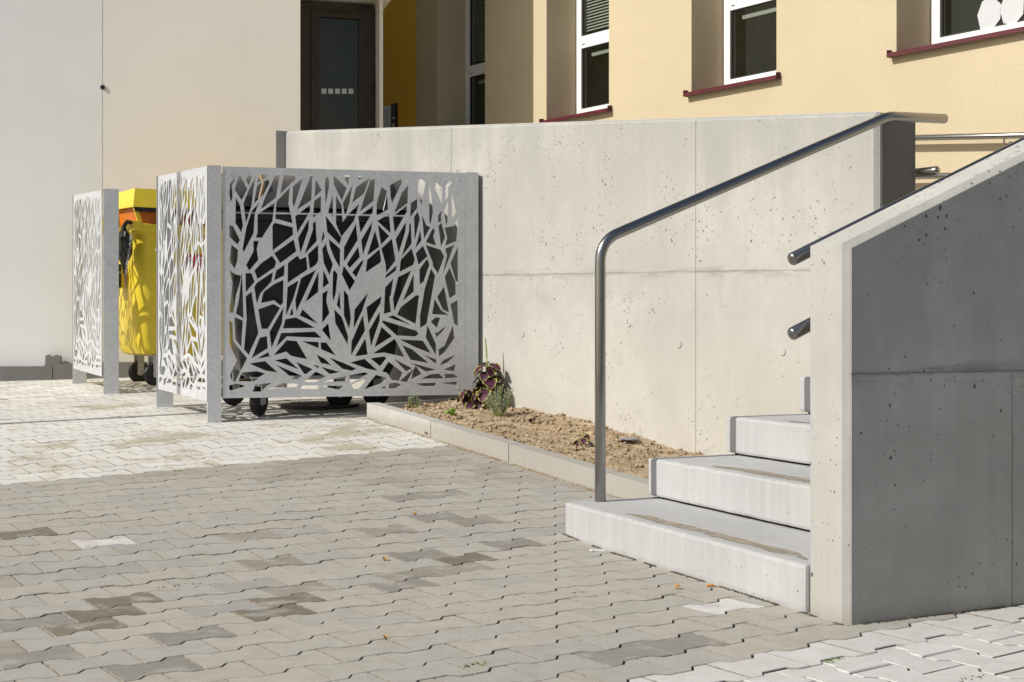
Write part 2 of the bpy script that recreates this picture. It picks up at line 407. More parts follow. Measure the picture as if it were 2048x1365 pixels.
LS, LT = .2065, .1385
def stone_mesh(name, mat):
    g = .0023
    fl, wa = .0825 - g, .0560 - g; h = LS / 2 - g
    half = [(-h, -fl), (-h + .0345, -fl), (-h + .0585, -wa), (h - .0585, -wa), (h - .0345, -fl), (h, -fl)]
    prof = half + [(-x, -y) for x, y in half]
    c = .0019
    ins = []
    for x, y in prof: ins.append((x - math.copysign(c, x), y - math.copysign(c, y)))
    V_ = [(x, y, 0) for x, y in ins] + [(x, y, -.0022) for x, y in prof] + [(x, y, -.03) for x, y in prof]
    n = len(prof); F_ = [tuple(range(n))]
    for r in (0, 1):
        for i in range(n): F_.append((r * n + i, (r + 1) * n + i, (r + 1) * n + (i + 1) % n, r * n + (i + 1) % n))
    me = bpy.data.meshes.new(name); me.from_pydata(V_, [], F_); me.update(); me.materials.append(mat); me.materials.append(M['joint_side'])
    for i, p in enumerate(me.polygons): p.material_index = 1 if i > n or i in (6, 12) else 0
    return me, V_, F_
def stone_matrix(x, y, ax, rng):
    e = .06
    n = Vector((-(gz(x + e, y) - gz(x - e, y)) / (2 * e), -(gz(x, y + e) - gz(x, y - e)) / (2 * e), 1)).normalized()
    n = (n + Vector((rng.gauss(0, .004), rng.gauss(0, .004), 0))).normalized()
    a = ax + Vector((-ax.y, ax.x, 0)) * rng.gauss(0, .006)
    X = (a - n * a.dot(n)).normalized(); Y = n.cross(X)
    z = gz(x, y) + rng.gauss(0, .0006)
    return Matrix(((X.x, Y.x, n.x, x), (X.y, Y.y, n.y, y), (X.z, Y.z, n.z, z), (0, 0, 0, 1)))
d0 = ground_at(751.8, 1250.4); S0, T0 = d0.dot(P2) + .045, d0.dot(P1) + .04
T_FRONT = ground_at(1450, 1307).dot(P1); T_REAR = ground_at(365, 936).dot(P1)
ROW_FRONT = round((T_FRONT - T0) / LT - .5); ROW_REAR = round((T_REAR - T0) / LT - .5)
def blocked(p):
    a, b = p.dot(AH), p.dot(BH); u, v = p.dot(UH), p.dot(VH)
    if b > 2.60 and 3.06 < a < 4.55: return True                      # under the stairs / cheek wall
    if v > 3.66 and u > 4.4 and u < 7.80: return True          # under the bed
    if (p - PAL0).dot(GN) > .06: return True                   # under the pale wing
    if (p - WR).dot(WN) < -.05: return True                    # under the ramp
    return False
PAL0 = Vector((-1.962, 12.28, 0)); PAL1 = PAL0.copy()
WR = Vector((1.7055, 6.18, 0))
stains = [(270, 1190, 'b'), (195, 1205, 'b'), (235, 1222, 'b'), (190, 1242, 'b'), (545, 1066, 'b'), (600, 1062, 'g'), (480, 1074, 'h'), (585, 1188, 'h'), (612, 1192, 'b'), (555, 1216, 'b'),
          (470, 1205, 'g'), (300, 1100, 'g'), (230, 1141, 'g'), (560, 1120, 'h'), (620, 1122, 'h'), (660, 1105, 'g'), (400, 1266, 'd'), (15, 1318, 'd'), (5, 1072, 'b'), (330, 1355, 'd'), (560, 1165, 'g'),
          (170, 1084, 'w'), (800, 998, 'd'), (870, 992, 'd'), (880, 1042, 'd'), (960, 1036, 'h'), (860, 1115, 'd'), (915, 1120, 'b'), (1045, 1086, 'd'), (1010, 1062, 'g'), (1080, 1062, 'g'), (900, 1085, 'g'),
          (960, 1135, 'h'), (790, 1168, 'd'), (830, 1160, 'h'), (940, 1060, 'g'), (1220, 1322, 'd'), (1330, 1298, 'd'), (1500, 1216, 'w'), (1130, 1300, 'g'), (20, 1240, 'd'), (740, 1060, 'h'), (50, 1150, 'g'), (1090, 975, 'g'), (840, 1060, 'g')]
stain_pts = [(ground_at(x, y), c) for x, y, c in stains]
STC = {'b': (.19, .16, .12), 'd': (.255, .24, .215), 'g': (.36, .352, .328), 'h': (.285, .26, .22), 'w': (.60, .59, .57)}
rng = random.Random(3)
def bcol():
    b = lerp(.94, 1.05, rng.random()); t = rng.gauss(0, .012)
    return (BEIGE[0] * b * (1 + t), BEIGE[1] * b, BEIGE[2] * b * (1 - t), 1)
def pcol(base):
    b = lerp(.94, 1.05, rng.random()); return (base[0] * b, base[1] * b, base[2] * b, 1)
sets = {'beige': [], 'pale': [], 'front': []}
def visible(p, m=.18):
    if p.y < 2.2 or p.y > 14: return False
    x, y = to_px(p); k = 420 + 2600 / p.y
    return -k < x < 2048 + k and y < 1700
for j in range(-16, 100):
    for i in range(-85, 75):
        s = S0 + (i + .5 * (j % 2)) * LS; t = T0 + j * LT
        p = P2 * s + P1 * t; p.z = gz(p.x, p.y)
        if not visible(p) or blocked(p): continue
        if j < ROW_FRONT: continue
        if j == ROW_FRONT: sets['front'].append((p, P2))
        elif j <= ROW_REAR: sets['beige'].append((p, P2))
        else: sets['pale'].append((p, P2))
TF = T0 + ROW_FRONT * LT - LT * .5 - .012
halves = []
for j in range(-40, 60):
    for i in range(-3, 22):
        s = S0 + .03 + j * LT; t = TF - .105 - (i + .5 * (j % 2)) * LS
        p = P2 * s + P1 * t; p.z = gz(p.x, p.y)
        if t > TF - .09 or not visible(p) or p.y < 2.2: continue
        if p.dot(BH) > 2.5 and p.dot(AH) > 3.07: continue
        sets['front'].append((p, P1))
    if j % 2:                                              # half stones closing the staggered edge
        s = S0 + .03 + j * LT; p = P2 * s + P1 * (TF - .044); p.z = gz(p.x, p.y)
        if visible(p) and not (p.dot(BH) > 2.5 and p.dot(AH) > 3.07): halves.append(p)
info = {'beige': ('beige_paving', 'paver_beige', 'paver_beige_far', BEIGE), 'pale': ('rear_pale_paving', 'paver_pale', 'paver_pale', PALE), 'front': ('front_pale_paving', 'paver_front', 'paver_front', FRONT)}
for key, lst in sets.items():
    nm, m1, m2, bc = info[key]
    par = tag(empty(nm), kind='structure')
    me, sv, sf = stone_mesh('paver', M[m1])
    def size(q):
        x, y = to_px(q[0]); inside = -30 < x < 2078 and y < 1385
        return (0 if inside else 1, q[0].y)
    lst.sort(key=size)
    cols = {}
    if key == 'beige':
        for sp, c in stain_pts:
            best = min(range(len(lst)), key=lambda i: (lst[i][0] - sp).length)
            cols[best] = STC[c]
    VJ, FJ = [], []
    for i, (p, ax) in enumerate(lst):
        mt = stone_matrix(p.x, p.y, ax, rng)
        if i < 300:
            o = bpy.data.objects.new('paver', me); C.objects.link(o); o.parent = par; o.matrix_world = mt
            if i in cols: q = cols[i]; b = lerp(.92, 1.08, rng.random()); o.color = (q[0] * b, q[1] * b, q[2] * b, 1)
            else: o.color = (.42, .39, .35, 0) if key == 'beige' else pcol(bc)
        else:
            n = len(VJ); VJ += [tuple(mt @ Vector(v)) for v in sv]; FJ += [tuple(k + n for k in f) for f in sf]
    if key == 'front':
        V9 = []; n9 = 40
        for q in range(n9 + 1):
            for dt in (-.008, .024):
                p9 = P2 * lerp(-1.2, 4.6, q / n9) + P1 * (TF + dt); V9.append((p9.x, p9.y, gz(p9.x, p9.y) - .0045))
        mesh_obj('mortar_fill', V9, [(2 * q, 2 * q + 2, 2 * q + 3, 2 * q + 1) for q in range(n9)], M['mortar'], par)
        hv = [(-.0475, -.0575), (-.0475, .0575), (-.012, .0575), (.010, .0775), (.053, .0775), (.053, -.0775), (.010, -.0775), (-.012, -.0575)]
        hv = [(-x, y) for x, y in hv]; n = len(hv)
        hm = bpy.data.meshes.new('half_paver'); hm.from_pydata([(x * .94, y * .96, 0) for x, y in hv] + [(x, y, -.0035) for x, y in hv] + [(x, y, -.03) for x, y in hv], [], [tuple(range(n))] + [(r * n + i, (r + 1) * n + i, (r + 1) * n + (i + 1) % n, r * n + (i + 1) % n) for r in (0, 1) for i in range(n)]); hm.update(); hm.materials.append(M[m1])
        for p in halves:
            o = bpy.data.objects.new('half_paver', hm); C.objects.link(o); o.parent = par; o.matrix_world = stone_matrix(p.x, p.y, P1, rng); o.color = pcol(bc)
    if VJ:
        o = mesh_obj('far_pavers', VJ, FJ, M[m2], par); o.data.materials.append(M['joint_side']); nf = len(sf)
        o.data.polygons.foreach_set('material_index', [1 if (i % nf) > 12 or (i % nf) in (6, 12) else 0 for i in range(len(FJ))]); o.color = (*bc, 1); o['kind'] = 'stuff'

# ------------------------------------------------------------------ kerb and planting bed
KV, KW, KH = 3.547, .085, .096
U0, U3 = 7.723, 5.073; KL = (U0 - U3) / 3
kerb = empty('garden_kerb', UV(U0, KV, gz(*UV(U0, KV).xy)))
tag(kerb, 'low grey concrete kerb edging the sandy planting bed beside the paving', 'kerb')
def kerb_stone(ua, ub, va, vb, hh=KH):
    bm = bmesh.new(); off = kerb.location; pts = []
    za, zb = gz(*UV(ua, KV).xy), gz(*UV(ub, KV).xy)
    for dz in (-.12, None):
        for (u, v, z) in ((ua, va, za), (ub, va, zb), (ub, vb, zb), (ua, vb, za)):
            pts.append(UV(u, v, z + (hh if dz is None else dz)) - off)
    hexa(bm, pts)
    return bm_obj('kerb_stone', bm, M['concrete_kerb'], kerb, bevel=.018, segs=4)
for i in range(4): kerb_stone(U0 - i * KL - .003, U0 - (i + 1) * KL + .003, KV, KV + KW)
# return across the far end of the bed
vw = 4.32
bm = bmesh.new(); off = kerb.location; pts = []
for dz in (-.12, KH - .012):
    for (u, v) in ((U0 + .002, KV + KW + .004), (U0 + .002, vw), (U0 - .05, vw), (U0 - .05, KV + KW + .004)):
        pts.append(UV(u, v, gz(*UV(U0, KV).xy) + dz + (v - KV) * .04) - off)
hexa(bm, pts); bm_obj('kerb_stone', bm, M['concrete_kerb'], kerb, bevel=.008)

def wall_v(u):       # v of the ramp wall face at a given u
    # point WR + t*WH ; u = WR.u + t*WH.u
    t = (u - WR.dot(UH)) / WH.dot(UH); return (WR + WH * t).dot(VH)
def soil_z(u, v):
    x, y = UV(u, v).xy
    tt = max(0, min(1, (v - KV - KW) / .9)); rise = lerp(.055, .115, sstep(5.4, 7.0, u))
    z = gz(*UV(u, KV).xy) + lerp(.072, rise, sstep(0, 1, tt))
    z += .024 * (mnoise.noise(Vector((x * 3.1, y * 3.1, 1.3)))) + .014 * mnoise.noise(Vector((x * 9, y * 9, 4.2))) + .007 * mnoise.noise(Vector((x * 23, y * 23, 9.2)))
    z += .010 * max(0, mnoise.noise(Vector((x * 38, y * 38, 2.2)))) 
    return z
V_, F_ = [], []
NU, NV = 220, 110
for i in range(NU + 1):
    u = lerp(4.1, U0 - .045, i / NU); v1 = wall_v(u) + .02
    for j in range(NV + 1):
        v = lerp(KV + KW - .012, v1, j / NV); V_.append(UV(u, v, soil_z(u, v)))
F_ = [(i * (NV + 1) + j, i * (NV + 1) + j + 1, (i + 1) * (NV + 1) + j + 1, (i + 1) * (NV + 1) + j) for i in range(NU) for j in range(NV)]
tag(mesh_obj('soil_bed', V_, F_, M['soil'], smooth=True), kind='structure')
# soil crumbs: uncountable
parts = []
for _ in range(2600):
    u = random.uniform(4.6, U0 - .07); v = random.uniform(KV + KW, wall_v(u) - .01); r = random.choice((.003, .004, .004, .006, .008, .008, .013)) * random.uniform(.7, 1.3)
    c0 = UV(u, v, soil_z(u, v) + r * .4)
    vv = [c0 + Vector((random.gauss(0, .25) + dx, random.gauss(0, .25) + dy, random.gauss(0, .25) + dz)) * r for dx, dy, dz in ((1, 0, 0), (-1, 0, 0), (0, 1, 0), (0, -1, 0), (0, 0, .8), (0, 0, -.8))]
    parts.append((vv, [(0, 2, 4), (2, 1, 4), (1, 3, 4), (3, 0, 4), (2, 0, 5), (1, 2, 5), (3, 1, 5), (0, 3, 5)]))
V_, F_ = join_parts(parts); tag(mesh_obj('soil_crumbs', V_, F_, M['soil']), 'small crumbs of dry sandy soil on the planting bed', 'soil', kind='stuff')

# ------------------------------------------------------------------ ramp wall
wallE = empty('ramp_wall', WR, WH)          # local x along the wall to the far left, local -y ... WN side is local +y
tag(wallE, 'long pale concrete ramp retaining wall with formwork joints and sloping top', 'wall')
WL = Vector((-1.85, 10.86, 0)); WLEN = (WL - WR).length
def wl(px, py):                             # photo point -> wall local (x, z)
    p = on_plane(px, py, WR, WN); return ((p - WR).dot(WH), p.z)
# wall local y = (-WH.y, WH.x) = WN; towards camera?  WN.camera sign:
CAMSIDE = 1 if (Vector((0, 0, 0)) - WR).dot(WN) > 0 else -1
def top(x): (x0, z0), (x1, z1) = wl(1755, 222), wl(572, 262); return z0 + (z1 - z0) * (x - x0) / (x1 - x0)
def jnt(x): (x0, z0), (x1, z1) = wl(1592, 540), wl(970, 550); return z0 + (z1 - z0) * (x - x0) / (x1 - x0)
(jx0, jz0), (jx1, jz1) = wl(1592, 540), wl(970, 550); jb = (jz1 - jz0) / (jx1 - jx0)
M['concrete_wall'] = concrete('ramp_wall_concrete', CON, joint=(jz0 - jb * jx0 - .004, jb, .05, .55), topline=(top(0), top(1) - top(0)), holes=1.35, mott=.2, streak=.04)
x_end = 0.0; x_a = wl(1391.5, 700)[0]; x_b = wl(903, 300)[0]; x_far = wl(572, 300)[0]
TH = .28
bm = bmesh.new()                            # core, set back behind the panels
cs = CAMSIDE; prism(bm, [(x_end + .012, -.3), (x_far, -.3), (x_far, top(x_far) - .004), (x_end + .012, top(x_end) - .004)], -cs * .010, -cs * TH)
bm_obj('core', bm, M['concrete_wall'], wallE, bevel=.006)
g = .0005
def panel(x0, x1, zlo, zhi, ch_top=False, ch_end=False):
    n = 12; X0, X1 = min(x0, x1) + .0016, max(x0, x1) - .0016
    bm = bmesh.new(); c = .022
    loop = [(lerp(X0, X1, i / n), zhi(lerp(X0, X1, i / n)) - (0 if ch_top else g)) for i in range(n + 1)]
    lo = [(X1, zlo(X1) + (g if zlo is jnt else 0)), (X0, zlo(X0) + (g if zlo is jnt else 0))]
    poly = [loop[0]] + [loop[-1]] + lo
    f = [bm.verts.new((a, 0, b)) for a, b in poly]; bk = [bm.verts.new((a, -cs * .02, b)) for a, b in poly]
    if ch_top:
        f[0].co.z -= c; f[1].co.z -= c
        bk[0].co.y = bk[1].co.y = -cs * c
    if ch_end:
        f[0].co.x += c; f[3].co.x += c; bk[0].co.y = -cs * c; bk[3].co.y = -cs * c
    bm.faces.new(f); bm.faces.new(bk[::-1])
    for i in range(4): bm.faces.new((f[i], f[(i + 1) % 4], bk[(i + 1) % 4], bk[i]))
    return bm_obj('panel', bm, M['concrete_wall'], wallE)
bot = lambda x: -.3
for (xa, xb, e) in ((x_end, x_a, True), (x_a, x_b, False), (x_b, x_far, False)):
    panel(xa, xb, jnt, top, ch_top=True, ch_end=e); panel(xa, xb, bot, jnt, ch_end=e)
boxo('end_face', (-.004, .0115, *sorted((-cs * .027, -cs * (TH + .002))), -.3, top(0) - .006), M['dark_end'], wallE)  # thin slab giving the wall end a darker grey than the panels
# tie-hole plugs
for px, py in ((1045, 668), (1358, 688), (1565, 703)):
    x, z = wl(px, py); bm = bmesh.new()
    bmesh.ops.create_cone(bm, cap_ends=True, segments=20, radius1=.021, radius2=.018, depth=.006, matrix=Matrix.Translation((x, cs * .001, z)) @ Matrix.Rotation(R(90), 4, 'X'))
    bm_obj('tie_plug', bm, M['concrete_wall'], wallE)
# pier closing the far end
bm = bmesh.new(); loc = lambda p: ((p - WR).dot(WH), (p - WR).dot(WN), p.z)
q0 = WR + WH * x_far + WN * cs * (-.02); zt = top(x_far) - .002
pr = []
for z in (-.3, zt):
    for p in (q0 + WH * .004, q0 + WH * .004 - BH * .10, q0 - BH * .10 + AH * .05 + BH * .02, q0 + WH * .004 + AH * .05):
        pr.append(loc(Vector((p.x, p.y, z))))
hexa(bm, pr); bm_obj('end_pier', bm, M['concrete_wall'], wallE, bevel=.012)

# ------------------------------------------------------------------ stairs and cheek wall
A_IN, A_FAR, B0, TREAD = 3.146, 4.69, 2.42, .382
ztops = [.141, .301, .461, .621, .781]
stairs = empty('concrete_stairs', AB(A_FAR, B0, 0), AH); tag(stairs, 'pale precast concrete steps rising to the right beside the cheek wall', 'stairs')
# local x = AH, local y = (-AH.y, AH.x) = -BH
def stair_local(a, b): return (a - A_FAR, -(b - B0))
for i, z in enumerate(ztops):
    bm = bmesh.new(); y1 = -(i * TREAD); y0 = y1 - (.42 if i < 4 else 1.15)
    zf = 0 if i == 0 else ztops[i - 1]
    box(bm, A_IN - A_FAR + .006, random.uniform(-.004, .004), y0, y1, (-.15 if i == 0 else .008), z - zf)
    bmesh.ops.subdivide_edges(bm, edges=[e for e in bm.edges if e.calc_length() > 1.2 and abs(e.verts[0].co.x - e.verts[1].co.x) > 1], cuts=90, use_grid_fill=True)
    so_ = bm_obj('step', bm, M['concrete_step'], stairs, bevel=.012, segs=2); so_.location = (0, 0, zf)
    for v in so_.data.vertices:                      # slightly uneven, worn arrises
        q = v.co * 1.0 + Vector((0, 0, i * 3.7))
        v.co += Vector((0, mnoise.noise(q * 9) * .0016 + mnoise.noise(q * 45) * .0012, mnoise.noise(q * 11 + Vector((5, 0, 0))) * .0013 + min(0, mnoise.noise(q * 60) + .25) * .003))
# mortar bed behind, keeps light from leaking under the blocks
bm = bmesh.new()
for i in range(5): box(bm, A_IN - A_FAR + .02, -.02, -(i * TREAD) - .40, -(i * TREAD) - .035, -.2, (ztops[i] - .16 if i else 0.0) + .008 if i else -.01)
bm_obj('mortar_bed', bm, M['sand'], stairs)
# dust strips left by foot traffic: thin dirt film on the treads
k = N('dirt_film'); o_ = k.obj(); nn = k.noise(k.map(o_, (5, 30, 1)), 1.0, 6, .75)
sx = k.n('SeparateXYZ'); k.l(o_, sx.inputs[0])
c = k.mix(k.ramp(k.noise(o_, 60, 4), .3, .7), (.24, .20, .145), (.34, .30, .235)); k.base(c, .95)
tr = k.n('BsdfTransparent'); mx = k.n('MixShader'); k.l(k.ramp(k.noise(k.map(o_, (4, 10, 1)), 3.0, 7, .75), .34, .52), mx.inputs[0]); k.l(tr.outputs[0], mx.inputs[1]); k.l(k.b.outputs[0], mx.inputs[2]); k.l(mx.outputs[0], k.out.inputs[0])
M['dirt_film'] = k.m
for i, (a0, a1, d0_, d1_) in enumerate(((3.22, 4.30, .050, .105), (3.16, 4.30, .055, .12), (3.16, 4.35, .05, .10))):
    n = 70; V_, F_ = [], []
    for q in range(n + 1):
        a = lerp(a0, a1, q / n); e = min(1, min(q, n - q) / 7)
        w0 = d0_ + .012 * mnoise.noise(Vector((a * 9, i * 3.1, 0))) + .007 * mnoise.noise(Vector((a * 40, i, 3))); w1 = lerp(w0, d1_ + .018 * mnoise.noise(Vector((a * 7, i * 5.1, 7))) + .008 * mnoise.noise(Vector((a * 33, i, 9))), .25 + .75 * e)
        for ww in (w0, w1): V_.append((*stair_local(a, B0 + i * TREAD + ww), ztops[i] + .0012))
    F_ = [(2 * q, 2 * q + 1, 2 * q + 3, 2 * q + 2) for q in range(n)]
    mesh_obj('dirt_strip', V_, F_, M['dirt_film'], stairs)
M['concrete_cheek'] = concrete('cheek_wall_concrete', (.46, .448, .42), joint=(on_plane(1700, 748, AB(A_IN - .175, B0, 0), AH).z, .0, .05, .85), holes=1.3, mott=.34, streak=.04, dirt=.06)
M['concrete_cheek_face'] = M['concrete_cheek']; M['concrete_cheek'] = concrete('cheek_wall_body_concrete', (.465, .452, .42), holes=1.6, mott=.24, streak=.05, dirt=.06)
cheek = empty('cheek_wall', AB(A_IN - .175, B0, 0), BH); tag(cheek, 'thick concrete stair cheek wall with sloping top, shaded on the near side', 'wall')
CT = .175; SL = .43; CH = 1.073; c = .017
def cheek_piece(name, x0, x1, zlo, zhi, chend=False, chtop=False):
    """local x up the stairs, local y = AH (0 = shaded face), z up; outer skin with chamfers"""
    bm = bmesh.new(); pts = []
    def sec(x, inset_y, dz): return x
    ztop = lambda x: zhi(x)
    prof = lambda x: [(c, ztop(x) - 0), (CT - c, ztop(x))] if chtop else [(0, ztop(x)), (CT, ztop(x))]
    # longitudinal sections
    def ring(x, iy, zt_drop=0):
        if chtop: return [(x, iy, zlo), (x, CT - iy, zlo), (x, CT - iy, zhi(x) - c * 1.2), (x, CT - max(iy, c), zhi(x)), (x, max(iy, c), zhi(x)), (x, iy, zhi(x) - c * 1.2)]
        return [(x, iy, zlo), (x, CT - iy, zlo), (x, CT - iy, zhi(x)), (x, iy, zhi(x))]
    rings = []
    if chend:
        rings += [ring(x0, c), ring(x0 + c, 0)]
    else: rings += [ring(x0, 0)]
    rings.append(ring(x1, 0))
    vr = [[bm.verts.new(p) for p in r] for r in rings]; n = len(vr[0])
    bm.faces.new(vr[0]); bm.faces.new(vr[-1][::-1])
    for a, b in zip(vr, vr[1:]):
        for i in range(n): bm.faces.new((a[i], a[(i + 1) % n], b[(i + 1) % n], b[i]))
    return bm_obj(name, bm, M['concrete_cheek'], cheek)
zj = .685
p_ = on_plane(1700, 748, cheek.location, AH); zj = p_.z
xj = (on_plane(2023, 900, cheek.location, AH) - cheek.location).dot(BH)
hi = lambda x: CH + SL * max(0, x)
cheek_piece('body', 0, 2.2, -.2, hi, chend=True, chtop=True)
for (xa, xb, za, zb) in ((c + .001, xj - .003, -.2, None), (xj + .003, 2.195, -.2, None), (c + .001, 2.195, zj + .001, 1)):
    bm = bmesh.new(); za0 = za
    zt_ = (lambda x: zj - .001) if zb is None else (lambda x: hi(x) - c * 1.2 - .001)
    hexa(bm, [(xa, -.003, za0), (xb, -.003, za0), (xb, .004, za0), (xa, .004, za0), (xa, -.003, zt_(xa)), (xb, -.003, zt_(xb)), (xb, .004, zt_(xb)), (xa, .004, zt_(xa))])
    bm_obj('face_panel', bm, M['concrete_cheek_face'], cheek, bevel=.0012, segs=1)
bm = bmesh.new(); p_ = on_plane(2037, 763, cheek.location, AH) - cheek.location
bmesh.ops.create_cone(bm, cap_ends=True, segments=20, radius1=.017, radius2=.015, depth=.004, matrix=Matrix.Translation((p_.dot(BH), -.004, p_.z + cheek.location.z)) @ Matrix.Rotation(R(90), 4, 'X'))
bm_obj('tie_plug', bm, M['concrete_cheek'], cheek)

# ------------------------------------------------------------------ handrails
RR = .0218
hr = empty('stair_handrail', AB(4.642, 2.556, ztops[0])); tag(hr, 'brushed steel stair handrail with one upright post on the lowest step', 'handrail')
o0 = hr.location
ZB = 1.168; b1, b2 = 4.018, 4.345
pA = AB(4.642, 2.556, ztops[0]) - o0; pB = AB(4.642, 2.556, ZB + .012) - o0; pC = AB(4.642, b1, 1.776) - o0; pD = AB(4.642, b2, 1.786) - o0
path = [pA, pA.lerp(pB, .5)] + bend(pA, pB, pC, .085, 12) + [pB.lerp(pC, .5)] + bend(pB, pC, pD, .035, 6) + [pD]
V_, F_ = tube_pts(path, RR, 24, 'round')
o = mesh_obj('rail', V_, F_, M['steel'], hr, smooth=True)
for nm, zc, lab in (('upper', CH - .034, 'steel handrail running along the top of the cheek wall inner face'), ('lower', CZ - .023, 'short visible end of lower steel handrail below the cheek wall top')):
    e = empty('wall_handrail', AB(3.215, 2.42, zc)); tag(e, lab, 'handrail', 'handrails on the cheek wall')
    q1 = AB(3.215, 4.4, zc + SL * (4.4 - 2.42)) - e.location
    V_, F_ = tube_pts([Vector((0, 0, 0)) , q1 * .5, q1], RR - .002, 24, 'round'); mesh_obj('rail', V_, F_, M['steel'], e, smooth=True)
    for t in (.18, .55, .9):
        pp = q1 * t; tube('bracket', [pp + Vector((0, 0, -.015)), pp + Vector((0, 0, -.05)), pp - AH * .06 + Vector((0, 0, -.06))], .006, M['steel'], e, 10)
# short rail end on the back of the ramp wall
bkp = WR - WN * cs * (TH + .06); e = empty('ramp_handrail', (bkp.x, bkp.y, CZ + (653 - 348) * 6.45 / F)); tag(e, 'round steel handrail end poking out behind the dark end of ramp wall', 'handrail')
V_, F_ = tube_pts([-WH * .085, WH * .5, WH * 3.0 + Vector((0, 0, .3))], RR, 24, 'round'); mesh_obj('rail', V_, F_, M['steel'], e, smooth=True)
tube('bracket', [WH * .4 + Vector((0, 0, -.02)), WH * .4 + Vector((0, 0, -.06)), WH * .4 + WN * cs * .065 + Vector((0, 0, -.06))], .006, M['steel'], e, 10)

# ------------------------------------------------------------------ yellow building
FO = Vector((.341, 13.10, 0))
def fq(px, py=300, inset=0.0):
    p = on_plane(px, py, FO + FN * inset, FN); return (p - FO).dot(FH), p.z
yb = empty('yellow_building', FO, FH)        # local x to the right, local y = inward? (-FH.y, FH.x)
tag(yb, 'cream yellow plastered building with deep windows and dark red sills', 'building')
YS = 1 if Vector((-FH.y, FH.x, 0)).dot(FN) > 0 else -1
DEP = .325; SPL = .222 * DEP
zsill = fq(1383, 186)[1]
W = []
for xl, xr in ((875, 970), (1093, 1218), (1383, 1553), (1793, None)):
    q0 = fq(xl)[0]
    W.append([q0, None])
    W[-1][1] = fq(xr)[0] if xr else q0 + 1.12
WW = 1.12
for wdw in W: wdw[1] = max(wdw[1], wdw[1])
ZB_, ZT_ = zsill, zsill + 2.3
def grid_wall(bm, x0, x1, z0, z1, holes, depth, ys, thick):
    xsn = sorted({x0, x1, *[h[0] for h in holes], *[h[1] for h in holes]}); zsn = sorted({z0, z1, *[h[2] for h in holes], *[h[3] for h in holes]})
    vm = {}
    def vv(x, y, z):
        kk = (round(x, 5), round(y, 5), round(z, 5))
        if kk not in vm: vm[kk] = bm.verts.new((x, y, z))
        return vm[kk]
    for xa, xb in zip(xsn, xsn[1:]):
        for za, zb in zip(zsn, zsn[1:]):
            if any(h[0] <= xa and xb <= h[1] and h[2] <= za and zb <= h[3] for h in holes): continue
            bm.faces.new((vv(xa, 0, za), vv(xb, 0, za), vv(xb, 0, zb), vv(xa, 0, zb)))
    for a, b, c_, d in holes:
        D = ys * depth
        a2 = a + SPL; bm.faces.new((vv(a, 0, c_), vv(a2, D, c_), vv(a2, D, d), vv(a, 0, d))); bm.faces.new((vv(b, 0, c_), vv(b, 0, d), vv(b, D, d), vv(b, D, c_)))
        bm.faces.new((vv(a, 0, d), vv(a2, D, d), vv(b, D, d), vv(b, 0, d))); bm.faces.new((vv(a, 0, c_), vv(b, 0, c_), vv(b, D, c_), vv(a2, D, c_)))
    T = ys * thick
    bm.faces.new((vv(x0, 0, z1), vv(x1, 0, z1), vv(x1, T, z1), vv(x0, T, z1))); bm.faces.new((vv(x1, 0, z0), vv(x1, 0, z1), vv(x1, T, z1), vv(x1, T, z0))); bm.faces.new((vv(x0, 0, z0), vv(x0, T, z0), vv(x0, T, z1), vv(x0, 0, z1)))
xo = fq(833)[0]
bm = bmesh.new(); grid_wall(bm, xo, 11, -.5, 7.5, [(a, b, ZB_, ZT_) for a, b in W], DEP + .03, YS, 4.0)
me_ = bpy.data.meshes.new('wall'); bm.to_mesh(me_); bm.free(); me_.materials.append(M['plaster_yellow']); o = bpy.data.objects.new('wall', me_); C.objects.link(o); o.parent = yb
xo0 = fq(690)[0]
boxo('ochre_wall', (xo0, xo - .002, 0.004 * YS, YS * .4, -.5, 7.5), M['plaster_ochre'], yb)
boxo('roof_slab', (xo0 - .3, 11.2, -YS * .35, YS * 4.1, 7.5, 7.75), M['concrete_plinth'], yb)
